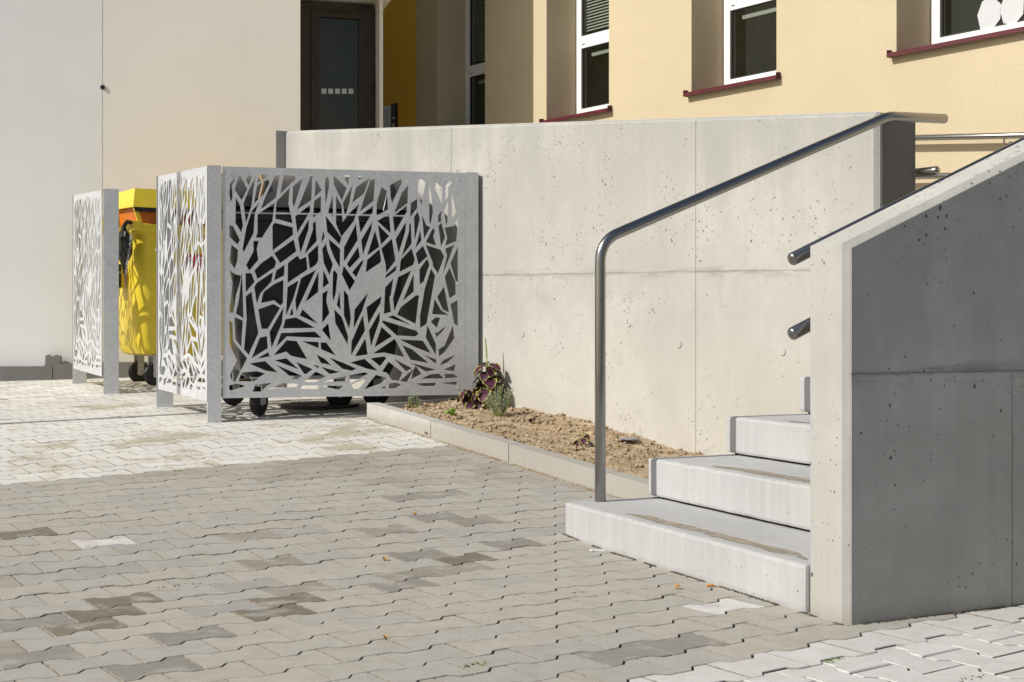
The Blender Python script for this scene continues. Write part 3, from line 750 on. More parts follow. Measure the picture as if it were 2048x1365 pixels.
def facade_window(i, a, b, blind_top, blind_low):
    wn = empty('window', (0, 0, 0)); wn.parent = yb
    ao = a; a = a + SPL
    D = DEP * YS; fw = .075; zt1 = ZB_ + .045
    ztr0 = fq(1157, 99, DEP)[1]; ztr1 = fq(1157, 75, DEP)[1]
    bm = bmesh.new(); y0, y1 = sorted((D, D + YS * .07))
    box(bm, a, a + fw, y0, y1, zt1, ZT_); box(bm, b - fw, b, y0, y1, zt1, ZT_)
    box(bm, a + fw, b - fw, y0 + .001, y1 - .001, zt1, zt1 + .085); box(bm, a + fw, b - fw, y0 + .001, y1 - .001, ztr0, ztr1); box(bm, a + fw, b - fw, y0 + .001, y1 - .001, ZT_ - fw, ZT_)
    bm_obj('frame', bm, M['white_frame'], wn, bevel=.005)
    bm = bmesh.new(); yc = D + YS * .02; gk = .014
    for za, zb in ((zt1 + .085, ztr0), (ztr1, ZT_ - fw)):
        for dd in ((a + fw, a + fw + gk, za, zb), (b - fw - gk, b - fw, za, zb), (a + fw + gk, b - fw - gk, za, za + gk), (a + fw + gk, b - fw - gk, zb - gk, zb)):
            box(bm, dd[0], dd[1], *sorted((yc - YS * .006, yc + YS * .012)), dd[2], dd[3])
    bm_obj('gasket', bm, M['gasket'], wn)
    for za, zb in ((zt1 + .09, ztr0 - .005), (ztr1 + .005, ZT_ - fw - .005)):
        mesh_obj('pane', [(a + fw + .004, yc, za), (b - fw - .004, yc, za), (b - fw - .004, yc, zb), (a + fw + .004, yc, zb)], [(0, 1, 2, 3)], M['glass'], wn)
    for (zh) in (zt1 + .03, ztr0 + .035):
        bm = bmesh.new(); box(bm, a + fw + .02, a + fw + .055, *sorted((D - YS * .004, D)), zh, zh + .006); bm_obj('drain_cap', bm, M['gasket'], wn)
    if blind_top:
        bm = bmesh.new(); z = ztr1 + .05
        while z < ZT_ - .1:
            y5, y6 = D + YS * .05, D + YS * .062
            hexa(bm, [(a + fw + .01, y5, z), (b - fw - .01, y5, z), (b - fw - .01, y6, z + .016), (a + fw + .01, y6, z + .016), (a + fw + .01, y5, z + .0015), (b - fw - .01, y5, z + .0015), (b - fw - .01, y6, z + .0175), (a + fw + .01, y6, z + .0175)])
            z += .030
        bm_obj('blind', bm, M['blind'], wn)
    if blind_low:
        bm = bmesh.new(); box(bm, a + fw + .09, b - fw - .03, *sorted((D + YS * .06, D + YS * .085)), ztr0 - .085, ztr0 - .05); bm_obj('blind_rail', bm, M['blind'], wn)
    # dim room behind
    bm = bmesh.new(); y2, y3 = D + YS * .08, D + YS * 1.6
    P_ = lambda x, y, z: bm.verts.new((x, y, z))
    x0_, x1_ = a - .05, b + .05; z0_, z1_ = ZB_ - .1, ZT_ + .1
    vs_ = box(bm, x0_, x1_, *sorted((y2, y3)), z0_, z1_)
    fr_ = [f for f in bm.faces if all(abs(v.co.y - y2) < 1e-4 for v in f.verts)]
    bmesh.ops.delete(bm, geom=fr_, context='FACES')
    bmesh.ops.recalc_face_normals(bm, faces=bm.faces)
    bm_obj('room_lining', bm, M['dark_room'], wn)
    ai, a = a, ao
    # folded sheet sill: sloping plate, drip edge, upstand ends
    th = .003; y_in, y_out = D + YS * .001, -YS * .055
    zi, zo_ = ZB_ + .046, ZB_ + .002
    bm = bmesh.new(); ox = .045
    def plate(pts, t=Vector((0, 0, -.004))):
        A_ = [bm.verts.new(p) for p in pts]; B_ = [bm.verts.new(Vector(p) + t) for p in pts]
        bm.faces.new(A_); bm.faces.new(B_[::-1])
        for q in range(len(pts)): bm.faces.new((A_[q], B_[q], B_[(q + 1) % len(pts)], A_[(q + 1) % len(pts)]))
    zm = zo_ + .003
    plate([(ai + .004, y_in, zi), (b - .003, y_in, zi), (b - .003, -YS * .002, zm), (a + .003, -YS * .002, zm)])
    plate([(a - ox, -YS * .002, zm + .0005), (b + ox, -YS * .002, zm + .0005), (b + ox, y_out, zo_ - .004), (a - ox, y_out, zo_ - .004)])
    plate([(a - ox, y_out, zo_ - .004), (b + ox, y_out, zo_ - .004), (b + ox, y_out - YS * .004, zo_ - .036), (a - ox, y_out - YS * .004, zo_ - .036)], Vector((0, YS * .003, 0)))
    for xe in (a - ox, b + ox - .003):
        plate([(xe, -YS * .003, zm + .022), (xe, y_out - YS * .002, zo_ + .018), (xe, y_out - YS * .004, zo_ - .036), (xe, -YS * .003, zo_ - .034)], Vector((.003, 0, 0)))
    bm_obj('sill', bm, M['sill_red'], wn)
    return wn
for i, (a, b) in enumerate(W):
    wn = facade_window(i, a, b, i in (0, 1), i in (0, 1, 2))
    if i == 3:                        # white flower stickers on the glass
        for (px, py, rx, rz) in ((1978, 28, .100, .125), (2024, 16, .095, .12), (1992, -18, .10, .06), (2040, -40, .09, .10), (1960, -50, .09, .11)):
            cx_, cz_ = fq(px, py, DEP + .012); n = 7
            pts = [(cx_ + math.cos(2 * math.pi * q / n + .4) * rx * random.uniform(.88, 1.1), (DEP + .012) * YS, cz_ + math.sin(2 * math.pi * q / n + .4) * rz * random.uniform(.9, 1.1)) for q in range(n)]
            bm = bmesh.new(); A_ = [bm.verts.new(p) for p in pts]; B_ = [bm.verts.new((p[0], p[1] - YS * .001, p[2])) for p in pts]
            bm.faces.new(A_); bm.faces.new(B_[::-1])
            for q in range(n): bm.faces.new((A_[q], A_[(q + 1) % n], B_[(q + 1) % n], B_[q]))
            bm_obj('sticker', bm, M['white_sticker'], wn)
# intercom and letter panel on the ochre wall
for nm, x0, x1, yt, mm in (('letter_panel', 769.5, 782, 213, 'white_frame'), ('intercom', 785.5, 794.5, 208, 'lacquer_black')):
    a, b = fq(x0)[0], fq(x1)[0]; zt_ = fq((x0 + x1) / 2, yt)[1]
    o = boxo(nm, (a, b, *sorted((-YS * .02, YS * .01)), zt_ - .62, zt_), M[mm], yb, bevel=.004)
    if nm == 'intercom':
        for zz, hh in ((-.155, .02), (-.225, .05)):
            boxo('button', (a + .03, b - .03, *sorted((-YS * .024, -YS * .019)), zt_ + zz - hh, zt_ + zz), M['blind'], o)
    else:
        boxo('label_plate', (a + .02, b - .02, *sorted((-YS * .023, -YS * .019)), zt_ - .5, zt_ - .03), M['galv'], o)
# handrails fixed to the facade along the ramp
for (xa, ya, xb_, yb2, lab) in ((1700, 279, 2150, 269, 'upper steel handrail fixed to the cream yellow facade with its shadow'), (1700, 357, 2150, 345, 'lower steel handrail fixed to the yellow facade, mostly hidden')):
    pa = on_plane(xa, ya, FO - FN * .085, FN); pb = on_plane(xb_, yb2, FO - FN * .085, FN)
    e = empty('facade_handrail', pa); tag(e, lab, 'handrail', 'handrails on the yellow facade')
    V_, F_ = tube_pts([Vector((0, 0, 0)), (pb - pa) * .5, pb - pa], RR, 20, 'round'); mesh_obj('rail', V_, F_, M['steel'], e, smooth=True)
    for t in (.14, .70):
        pp = (pb - pa) * t
        if t == .70: pp = on_plane(2008, ya, FO - FN * .085, FN) - pa; pp.z = (pb - pa).z * (pp.x / (pb - pa).x)
        tube('bracket', [pp + Vector((0, 0, -.015)), pp + Vector((0, 0, -.055)), pp + FN * .088 + Vector((0, 0, -.06))], .007, M['steel'], e, 10)
        bm = bmesh.new(); bmesh.ops.create_cone(bm, cap_ends=True, segments=16, radius1=.03, radius2=.03, depth=.006, matrix=Matrix.Translation(pp + FN * .083 + Vector((0, 0, -.06))) @ FN.to_track_quat('Z', 'Y').to_matrix().to_4x4()); bm_obj('rosette', bm, M['steel'], e)

# ramp slab between wall and facade
def rp(p, z): return Vector((p.x, p.y, z))
inner0 = WR - WN * cs * TH; V_ = []
zr0, zr1 = .78, 1.42
quad = [AB(A_IN + .02, 4.0), AB(A_IN + .02, 6.6), FO + FH * 5.0, FO + FH * -2.9, inner0 + WH * (WLEN + .9), inner0 + WH * .02]
for p in quad:
    q = max(0, min(1, (p - inner0).dot(WH) / WLEN)); V_.append(rp(p, lerp(zr0, zr1, q)))
V2 = [v - Vector((0, 0, 1.2)) for v in V_]
n = len(V_)
tag(mesh_obj('ramp', V_ + V2, [tuple(range(n))] + [tuple(range(n, 2 * n))[::-1]] + [(i, n + i, n + (i + 1) % n, (i + 1) % n) for i in range(n)], M['screed']), kind='structure')

# ------------------------------------------------------------------ pale wing with the door
pw = empty('pale_wing', PAL0, GH); tag(pw, 'smooth pale grey plastered building wing with dark plinth and recessed brown door', 'building')
# local x = GH, local y = GN (inward)
PT = 7.8
jx = (on_plane(205, 300, PAL0, GN) - PAL0).dot(GH)
zp = on_plane(60, 742, PAL0, GN).z; gpl = gz(*(PAL0 - GH * 2.3).xy)
for xa, xb in ((-6.0, jx - .004), (jx + .004, 0)):
    boxo('wall', (xa, xb, 0, .35, -.3, PT), M['plaster_pale'] if xa < -4 else M['plaster_cream'], pw, bevel=.004)
boxo('wall_core', (-5.9, -.1, .02, 5.0, -.3, PT - .02), M['plaster_pale'], pw)
boxo('joint_profile', (jx - .0038, jx + .0038, .004, .03, gpl, PT - .05), M['plaster_white'], pw)
zc = on_plane(205, 175, PAL0, GN).z
bm = bmesh.new(); bmesh.ops.create_cone(bm, cap_ends=True, segments=16, radius1=.021, radius2=.017, depth=.012, matrix=Matrix.Translation((jx, -.006, zc)) @ Matrix.Rotation(R(90), 4, 'X')); box(bm, jx - .002, jx + .02, -.010, -.002, zc - .018, zc + .018)
bm_obj('cable_clip', bm, M['lacquer_black'], pw, bevel=.002)
xk = (on_plane(105, 760, PAL0 - GN * .12, GN) - PAL0).dot(GH); x = xk
edges = [-6, -5, -4, xk - 1.0, xk, xk + .42, xk + 1.42, -.4]
for a, b in zip(edges, edges[1:]):
    o = boxo('plinth_stone', (a + .003, b - .003, -.12, -.002, -.2, gz(*(PAL0 + GH * a).xy) + .14), M['concrete_plinth'], pw, bevel=.008)
# concrete lump on the plinth
lp = on_plane(107, 739, PAL0 - GN * .075, GN)
lump = empty('concrete_block', lp + Vector((0, 0, .002)), GH); tag(lump, 'small grey concrete block sitting on the plinth against pale wall', 'block')
bm = bmesh.new(); prism(bm, [(-.085, 0), (.095, 0), (.065, .055), (.06, .115), (.02, .125), (.005, .112), (-.03, .115), (-.045, .127), (-.062, .12), (-.065, .05)], -.035, .06); bm_obj('block', bm, M['concrete_plinth'], lump, bevel=.006)
# door recess
pp_ = empty('entrance_porch', PAL1, EH); tag(pp_, 'white plastered entrance porch with canopy around the dark brown glass door', 'porch')
dz0 = 1.42; zhead = on_plane(660, 9, PAL1 + MH * .90, MH).z
dr = 1.0
pD0 = PAL1 + MH * .85
xd1 = (on_plane(750, 100, pD0, MH) - PAL1).dot(EH)
xj0 = xd1; xf = .62
pJ = PAL1 + MH * .60; xj1 = (on_plane(766, 100, pJ, MH) - PAL1).dot(EH)
boxo('door_jamb', (xd1 + .004, xj1, .60, 1.25, .3, zhead + .5), M['plaster_white'], pp_, bevel=.004)
boxo('door_back_wall', (-.3, xd1 + .02, 1.30, 1.4, .3, PT), M['plaster_white'], pp_)
boxo('canopy', (-.02, xj1 + .095, .40, 2.3, zhead + .03, zhead + .4), M['plaster_white'], pp_, bevel=.006)
boxo('upper_wall', (-.02, xj1 + .02, .46, 2.3, zhead + .405, PT), M['plaster_white'], pp_)
door = empty('entrance_door'); door.parent = pp_; door.location = (0, .85, 0); door['label'] = 'dark brown framed glass entrance door with white marker squares'
xl = -.35; xs_ = [(on_plane(px, 100, pD0, MH) - PAL1).dot(EH) for px in (622, 637, 717, 748)]
zg = on_plane(680, 37, pD0, MH).z
bm = bmesh.new()
box(bm, xl, xs_[0] - .003, -.01, .07, dz0, zhead - .02); box(bm, xs_[0] - .003, xd1, .0, .065, zhead - .09, zhead - .02)
bm_obj('outer_frame', bm, M['brown_frame'], door, bevel=.004)
bm = bmesh.new(); zi = zg
box(bm, xs_[0] + .002, xs_[1], -.02, .05, dz0 + .01, zhead - .094); box(bm, xs_[2], xs_[3], -.02, .05, dz0 + .01, zhead - .094); box(bm, xs_[1], xs_[2], -.019, .049, zi, zhead - .095); box(bm, xs_[1], xs_[2], -.019, .049, dz0 + .01, dz0 + .2)
lf = bm_obj('leaf_frame', bm, M['brown_frame'], door, bevel=.005)
mesh_obj('pane', [(xs_[1], .01, dz0 + .2), (xs_[2], .01, dz0 + .2), (xs_[2], .01, zi), (xs_[1], .01, zi)], [(0, 1, 2, 3)], M['glass'], door)
for q in range(5):
    pm = on_plane(648 + q * 13.5, 183, pD0 + MH * .006, MH) - PAL1; xx, zz = pm.dot(EH), pm.z
    boxo('marker_square', (xx - .024, xx + .024, .006, .008, zz - .026, zz + .026), M['white_sticker'], door)
for zz in (.25, 1.05, 1.75):
    boxo('hinge', (xs_[3] - .03, xs_[3] - .005, -.04, -.015, dz0 + zz, dz0 + zz + .1), M['gasket'], door, bevel=.003)
boxo('handle', (xs_[1] - .05, xs_[1] - .03, -.07, -.045, dz0 + .9, dz0 + 1.35), M['steel'], door, bevel=.006)
boxo('hall_lining', (xl, xd1 + .1, .25, .42, dz0, zhead + .02), M['dark_hall'], door)

# ------------------------------------------------------------------ perforated screens: hole outlines in photo pixels of the front screen
Q = {1: (440, 330), 2: (700, 330), 3: (440, 580), 4: (700, 580)}
HOLES = {
1: ["155,130 150,165 125,215 130,345 108,393 97,300 100,205", "195,115 218,120 285,255 225,370 152,262", "300,100 335,130 300,215 268,160", "368,135 300,265 245,405 270,612 330,425 352,240",
 "412,98 515,110 390,190", "388,215 500,150 520,185 455,310 355,405", "578,108 628,108 585,345 430,465 465,360 530,220", "668,105 785,100 790,150 632,305", "870,140 775,445 760,400 765,225",
 "730,240 718,410 762,615 580,565 590,395 605,370", "955,105 972,105 958,370 808,470 850,370", "1003,150 1068,265 992,338", "1118,120 1145,150 1145,230 1108,420 1100,200", "1183,310 1188,550 1135,500 1150,440",
 "1218,325 1278,425 1290,640 1276,762 1217,620", "1190,110 1225,140 1330,245 1278,375 1192,200", "1310,110 1360,110 1345,215 1310,150", "1392,205 1360,400 1312,545 1288,405",
 "163,345 208,420 240,635 222,710 160,612", "97,630 135,645 208,790 182,838 97,755", "118,838 187,892 180,1010 152,1090 97,1015", "97,1105 160,1150 218,1165 205,1250 165,1373 140,1553 97,1553 115,1370 130,1245",
 "415,388 365,505 352,715 245,920 235,880 275,660 330,490", "350,800 405,800 385,880 400,1000 305,1110 272,1055 350,910", "572,400 550,590 440,765 375,765 392,715 392,525 430,495", "572,608 762,657 765,735 552,900 548,640",
 "772,785 800,908 632,1033 568,930", "945,420 945,490 810,715 788,540", "932,570 930,670 845,930 818,770", "988,378 1060,325 1058,490 975,555", "975,607 1003,600 1015,800 885,940 975,680", "1085,690 1098,760 1058,825",
 "1108,535 1190,640 1275,768 1255,835 1125,705", "1143,780 1262,885 1258,1085 1195,970 1150,850", "1112,825 1130,910 1185,1045 1150,1160 1088,1030 1073,885", "1030,840 1032,1000 1010,1045 942,1093 922,940",
 "812,955 840,995 903,965 918,1100 708,1240 712,1030", "545,955 588,1018 575,1075 392,1200 360,1112 430,1035", "678,1050 670,1165 565,1215 590,1110", "555,1125 385,1240 358,1285 385,1463 420,1353 540,1225",
 "265,1138 328,1140 362,1230 268,1340", "228,1120 238,1365 245,1613 165,1563 200,1393", "850,1190 1005,1105 800,1543 790,1423", "708,1285 825,1215 770,1403 690,1588 700,1413", "1035,1118 1030,1335 895,1443", "1085,1105 1145,1240 1078,1295",
 "1200,1105 1235,1150 1213,1365 1185,1433 1180,1340 1185,1130", "1298,1060 1418,1225 1360,1320 1278,1150"],
2: ["90,115 150,130 82,165", "205,140 150,295 22,400 62,235", "215,155 262,150 248,378 105,488 165,295", "330,230 390,280 400,465 275,540 280,400", "242,430 238,500 108,715 85,545", "98,405 70,500 40,590 -95,760 -105,640 -20,520",
 "62,620 80,790 -65,1020 -65,870", "230,600 225,680 135,945 118,790", "262,690 308,860 178,955", "310,885 328,1000 320,1025 165,1130 178,1000", "410,515 428,720 285,590", "292,630 412,748 325,840", "440,775 478,1005 378,1135 372,1040 328,880",
 "418,215 550,138 540,200 440,405 425,330", "612,212 605,400 465,505 545,290", "598,425 595,495 468,715 448,545", "588,600 582,700 510,930 478,780", "705,358 708,450 632,548 638,400", "712,488 735,570 678,795 672,550", "622,620 640,618 648,825 542,965 618,700",
 "738,685 752,795 685,875", "645,880 682,990 665,1050 520,1125 532,1000", "490,1055 482,1110 368,1195 375,1160", "455,1195 430,1365 415,1393 430,1543 355,1568 368,1290", "640,1112 505,1180 450,1403 465,1538", "668,1145 670,1330 555,1428",
 "765,850 815,960 718,1050 690,930", "722,150 755,150 792,180 748,430 710,270", "828,215 850,280 872,495 845,630 832,590", "905,180 965,240 965,415 890,240", "1005,210 1050,165 1075,180 1030,240 1030,330 1000,380", "968,470 955,540 960,590 925,608 925,530",
 "1030,375 1025,590 1008,640 988,490", "1070,290 1112,495 1060,590", "755,525 805,640 845,655 778,775", "870,665 892,690 875,755 905,848 795,812", "960,610 1002,760 955,860 928,640", "992,660 1088,645 1138,555 1118,800 1000,850 1020,765",
 "795,842 950,892 990,962 925,1145 870,1065 868,1030", "998,880 1095,842 1025,1025 975,1145 1018,950", "1132,860 1135,1235 1108,1215 1055,1035", "810,985 835,1050 775,1225 732,1255 728,1100", "850,1090 895,1165 860,1365 805,1673 735,1713 735,1583 785,1300",
 "1045,1080 1108,1230 1112,1360 1045,1403 995,1180", "985,1280 1000,1333 1040,1553 975,1523 915,1388", "148,1000 65,1180 22,1130 115,1015", "85,860 102,970 -5,1085 -35,1045"],
3: ["97,320 130,350 135,540 282,720 160,965 130,965 100,900 178,745 97,570", "150,285 238,325 222,600 158,520", "268,70 330,20 365,250 402,455 300,685 250,625 278,310", "400,205 560,150 630,190 500,410 435,410", "665,185 650,350 540,610 518,445", "415,505 490,485 500,615 330,720",
 "385,725 505,655 520,700", "685,310 795,290 1000,400 660,405", "640,455 995,440 1065,505 700,490 590,600", "865,205 1025,355 835,270", "730,275 755,185 770,260", "560,690 700,530 805,540 915,730 745,695 695,650", "860,540 1035,550 1035,615", "1055,555 1115,555 1215,690 1060,625",
 "1135,350 1165,540 1070,420", "1075,40 1130,5 1115,120 1150,245 1072,350", "1200,205 1280,290 1345,490 1340,575 1210,350", "1300,0 1345,60 1375,300 1355,410 1300,270", "1255,20 1268,215 1225,160", "1010,680 1090,720 1165,790 1060,770", "1145,712 1300,770 1430,830 1385,852 1285,830",
 "800,760 970,835 905,885 880,880", "970,790 1035,800 1035,825", "1060,810 1260,865 1150,885", "570,740 695,720 825,835", "590,790 860,905 790,955", "305,775 470,750 605,870 480,850", "225,870 385,855 470,880 350,965 190,960", "95,1005 165,985 275,1010 95,1065", "370,1000 540,975 425,1070 340,1070",
 "655,980 820,990 800,1020 505,1045", "1005,860 1110,910 1000,970 880,970", "870,1005 1030,1005 1030,1045 845,1040", "1060,1010 1290,1010 1250,1050", "1090,965 1315,905 1325,962", "460,20 560,-55 665,-105 660,140 632,165 565,110 430,140 445,60"],
4: ["190,28 48,205 35,410 130,215", "328,68 322,135 192,362 172,185", "312,228 312,320 218,600 198,430", "135,265 158,430 10,690 15,545", "160,510 185,680 50,700", "390,285 455,270 650,375", "340,320 695,430 720,465 690,490 490,480 340,345", "330,390 440,490 255,605", "470,515 570,705 360,660 240,670",
 "725,60 690,360 495,260 530,185 690,60", "520,522 765,535 850,668 700,610", "548,582 650,625 825,770 635,735", "812,375 905,575 902,690 795,500", "780,685 905,735 905,780", "630,765 900,840 800,860", "1080,375 1098,510 1000,650 935,700 930,625 990,590", "900,288 948,295 912,402 848,335",
 "1000,385 985,420 910,500 890,440 915,455", "888,95 955,212 1035,265 862,255", "1130,105 1135,380 1095,360 1055,150", "1110,680 1030,760 940,795 980,740", "1110,780 1095,855 985,840", "990,885 1085,885 1135,920 1000,930", "840,890 930,880 985,930 745,935", "690,985 905,975 890,1010 770,1012", "945,980 1125,965 1118,1000",
 "215,720 360,700 380,720 315,805", "405,755 550,870 515,955 440,950 385,870 335,860", "458,725 650,825 590,858", "665,832 640,890 600,968 520,960", "690,800 750,885 640,940 660,850", "0,765 150,725 290,850 180,830", "-10,900 150,868 190,880 5,985", "185,918 100,1035 40,1048 12,1000",
 "270,895 385,925 320,985 150,1045 240,930", "410,985 480,975 540,995 470,1038 405,1035", "320,1030 370,1015 370,1035"]}
PX0 = Vector((-1.804, 8.229, 0))            # outer near corner line of the front screen
def fp(px, py): p = on_plane(px, py, PX0, MH); return ((p - PX0).dot(EH), p.z)
hol = []
for q, lst in HOLES.items():
    for s in lst:
        hol.append([fp(Q[q][0] + float(a) / 5.252, Q[q][1] + float(b) / 5.252) for a, b in (t.split(',') for t in s.split())])
sx0, sx1 = fp(445, 600)[0], fp(930, 600)[0]
zb0, zt0 = fp(445, 797)[1], fp(445, 333)[1]; zb1, zt1 = fp(930, 790)[1], fp(930, 346)[1]
def norm(pt):
    x, z = pt; s = (x - sx0) / (sx1 - sx0); return (s, (z - lerp(zb0, zb1, s)) / (lerp(zt0, zt1, s) - lerp(zb0, zb1, s)))
HN = [[norm(p) for p in h] for h in hol]
def screen_panel(name, wid, zbl, ztl, zbr, ztr, parent, thick=.004, mat=None, lip=.022):
    """perforated sheet in local x/z, y = 0 (front) .. thick; bl/br heights at x=0 and x=wid; folded top and bottom edges"""
    mp = lambda s, t: Vector((s * wid, lerp(lerp(zbl, zbr, s), lerp(ztl, ztr, s), t)))
    verts, faces = [], []
    outer = [mp(0, 0), mp(1, 0), mp(1, 1), mp(0, 1)]
    verts += outer; faces.append([0, 1, 2, 3])
    for h in HN:
        n = len(verts); pts = [mp(*p) for p in h]
        ar = sum(a.x * b.y - b.x * a.y for a, b in zip(pts, pts[1:] + pts[:1]))
        if ar < 0: pts.reverse()
        verts += pts; faces.append(list(range(n, n + len(pts))))
    vo, eo, fo, ov, oe, of = delaunay_2d_cdt(verts, [], faces, 1, 1e-5)
    keep = [f for f, src in zip(fo, of) if src == [0] or (0 in src and len(src) == 1)]
    n = len(vo); V_ = [(v.x, 0, v.y) for v in vo] + [(v.x, thick, v.y) for v in vo]
    F_ = [tuple(f) for f in keep] + [tuple(i + n for i in reversed(f)) for f in keep]
    cnt = {}
    for f in keep:
        for a, b in zip(f, f[1:] + f[:1]): cnt.setdefault((min(a, b), max(a, b)), []).append((a, b))
    for es in cnt.values():
        if len(es) == 1: a, b = es[0]; F_.append((b, a, a + n, b + n))
    for (s0, t0, s1, t1) in ((0, 1, 1, 1), (0, 0, 1, 0)):          # folded lips going back
        p, q = mp(s0, t0), mp(s1, t1); m = len(V_)
        dz = -.003 if t0 else .003
        V_ += [(p.x, thick, p.y), (q.x, thick, q.y), (q.x, thick + lip, q.y), (p.x, thick + lip, p.y), (p.x, thick, p.y + dz), (q.x, thick, q.y + dz), (q.x, thick + lip, q.y + dz), (p.x, thick + lip, p.y + dz)]
        F_ += [(m, m + 1, m + 2, m + 3), (m + 4, m + 7, m + 6, m + 5), (m + 2, m + 3, m + 7, m + 6), (m, m + 3, m + 7, m + 4), (m + 1, m + 2, m + 6, m + 5)]
    o = mesh_obj(name, V_, F_, mat or M['galv'], parent)
    bm = bmesh.new(); bm.from_mesh(o.data); bmesh.ops.recalc_face_normals(bm, faces=bm.faces); bm.to_mesh(o.data); bm.free()
    return o
def post(parent, x0, x1, y0, y1, zf, zt_): return boxo('post', (x0, x1, y0, y1, zf - .03, zt_), M['galv'], parent, bevel=.004, segs=2)
# corner post geometry in EH/MH frame: front screen
g0 = gz(*PX0.xy)
scr = empty('front_screen', PX0, EH); tag(scr, 'large galvanised steel screen cut with branch and leaf shapes, facing the steps', 'screen', 'perforated bin screens')
pwid = .118
ztl = fp(445, 333)[1]; xr1 = fp(957, 600)[0]
xp0 = fp(415, 600)[0]
pn = screen_panel('panel', sx1 - sx0, zb0, zt0, zb1, zt1, scr); pn.location = (sx0 + .0015, .004, 0)
post(scr, xp0, -.0005, 0, .095, g0, fp(430, 331)[1]); post(scr, sx1 + .004, xr1, .002, .097, gz(*(PX0 + EH * 1.6).xy), fp(945, 345)[1])
for (sx_, tz) in ((.03, .03), (.03, .5), (.03, .97), (.97, .03), (.97, .5), (.97, .97)):
    zz = lerp(lerp(zb0, zb1, sx_), lerp(zt0, zt1, sx_), tz); xx = lerp(sx0, sx1, sx_)
    bm = bmesh.new(); bmesh.ops.create_cone(bm, cap_ends=True, segments=10, radius1=.007, radius2=.005, depth=.005, matrix=Matrix.Translation((xx, .0025, zz)) @ Matrix.Rotation(R(90), 4, 'X')); bm_obj('rivet', bm, M['galv'], scr)
# side screens along UH.  local x = -UH direction so that the pattern reads the same way from the outside
SDIR = (-UH).normalized()
def side_screen(foot_near_px, near_top_px, foot_far_px, far_top_px, label):
    pn_ = at_depth(*foot_near_px); pf_ = at_depth(*foot_far_px)
    L = (pn_ - pf_).length; d = Vector(((pn_ - pf_).x, (pn_ - pf_).y, 0)); L = d.length; d.normalize()
    e = empty('side_screen', Vector((pf_.x, pf_.y, 0)), d); tag(e, label, 'screen', 'perforated bin screens')
    return e, L, pn_, pf_
def depth_for(px, y_top, y_foot, H=1.593): return F * H / (y_foot - y_top)
P1n = PX0 + EH * xp0                          # near post, outer corner
def post_pos(px, ytop, yfoot):
    d = depth_for(px, ytop, yfoot); return Vector(((px - CX) / F * d, d, CZ - (yfoot - CY) * d / F)), CZ - (ytop - CY) * d / F
far1, ft1 = post_pos(313, 353, 816); near2, nt2 = post_pos(207, 378, 789); far2, ft2 = post_pos(145, 391, 768)
near1 = Vector((P1n.x, P1n.y, g0)); nt1 = fp(430, 331)[1]
for nm, nr, ntp, fr_, ftp, has_near, lab in (('a', near1, nt1, far1, ft1, False, 'sunlit side screen next to the front screen corner, crossed by a thin shadow'), ('b', near2, nt2, far2, ft2, True, 'far left perforated steel screen in front of the pale wall')):
    d = Vector((nr.x - fr_.x, nr.y - fr_.y, 0)); L = d.length; d.normalize()
    e = empty('side_screen', (fr_.x, fr_.y, 0), d); tag(e, lab, 'screen', 'perforated bin screens')
    pw_ = .10
    gf, gn = gz(fr_.x, fr_.y), gz(nr.x, nr.y)
    o = screen_panel('panel', L - pw_ * .5 - (pw_ * .5 if has_near else 0) , gf + .13, ftp - .005, gn + .135, ntp - .006, e); o.location = (pw_ * .5, -.003, 0)
    # posts are turned like the front screen so that their broad face shows beside the sheet
    for xx, gg, tt in ((0, gf, ftp), (L, gn, ntp)) if has_near else ((0, gf, ftp),):
        bm = bmesh.new(); ang = math.atan2(EH.y, EH.x) - math.atan2(d.y, d.x)
        box(bm, 0, .112, 0, .09, 0, tt - gg + .03)
        po = bm_obj('post', bm, M['galv'], e, bevel=.004); po.location = (xx, 0, gg - .03); po.rotation_euler = (0, 0, ang)

# ------------------------------------------------------------------ bins
def caster(parent, x, y, zg, rot, r=.095, wmat='rubber'):
    w_ = empty('wheel', (x, y, zg)); w_.parent = parent; w_.rotation_euler = (0, 0, rot)
    bm = bmesh.new(); n = 24; pr = [(.026, -.5), (r - .014, -.55), (r - .004, -.42), (r, -.2), (r, .2), (r - .004, .42), (r - .014, .55), (.026, .5)]
    rings = []
    for i in range(n):
        a = 2 * math.pi * i / n; rings.append([bm.verts.new((math.cos(a) * q, h * .045, r + math.sin(a) * q)) for q, h in pr])
    for i in range(n):
        A_, B_ = rings[i], rings[(i + 1) % n]
        for k_ in range(len(pr) - 1): bm.faces.new((A_[k_], B_[k_], B_[k_ + 1], A_[k_ + 1]))
        bm.faces.new((A_[-1], B_[-1], B_[0], A_[0]))
    bm_obj('tyre', bm, M['rubber'], w_, smooth=True)
    bm = bmesh.new(); bmesh.ops.create_cone(bm, cap_ends=True, segments=16, radius1=.03, radius2=.03, depth=.052, matrix=Matrix.Translation((0, 0, r)) @ Matrix.Rotation(R(90), 4, 'X'))
    box(bm, -.03, .03, -.036, -.031, r - .02, 2 * r + .05); box(bm, -.03, .03, .031, .036, r - .02, 2 * r + .05); box(bm, -.045, .045, -.04, .04, 2 * r + .0505, 2 * r + .062)
    bm_obj('fork', bm, M['galv'], w_)
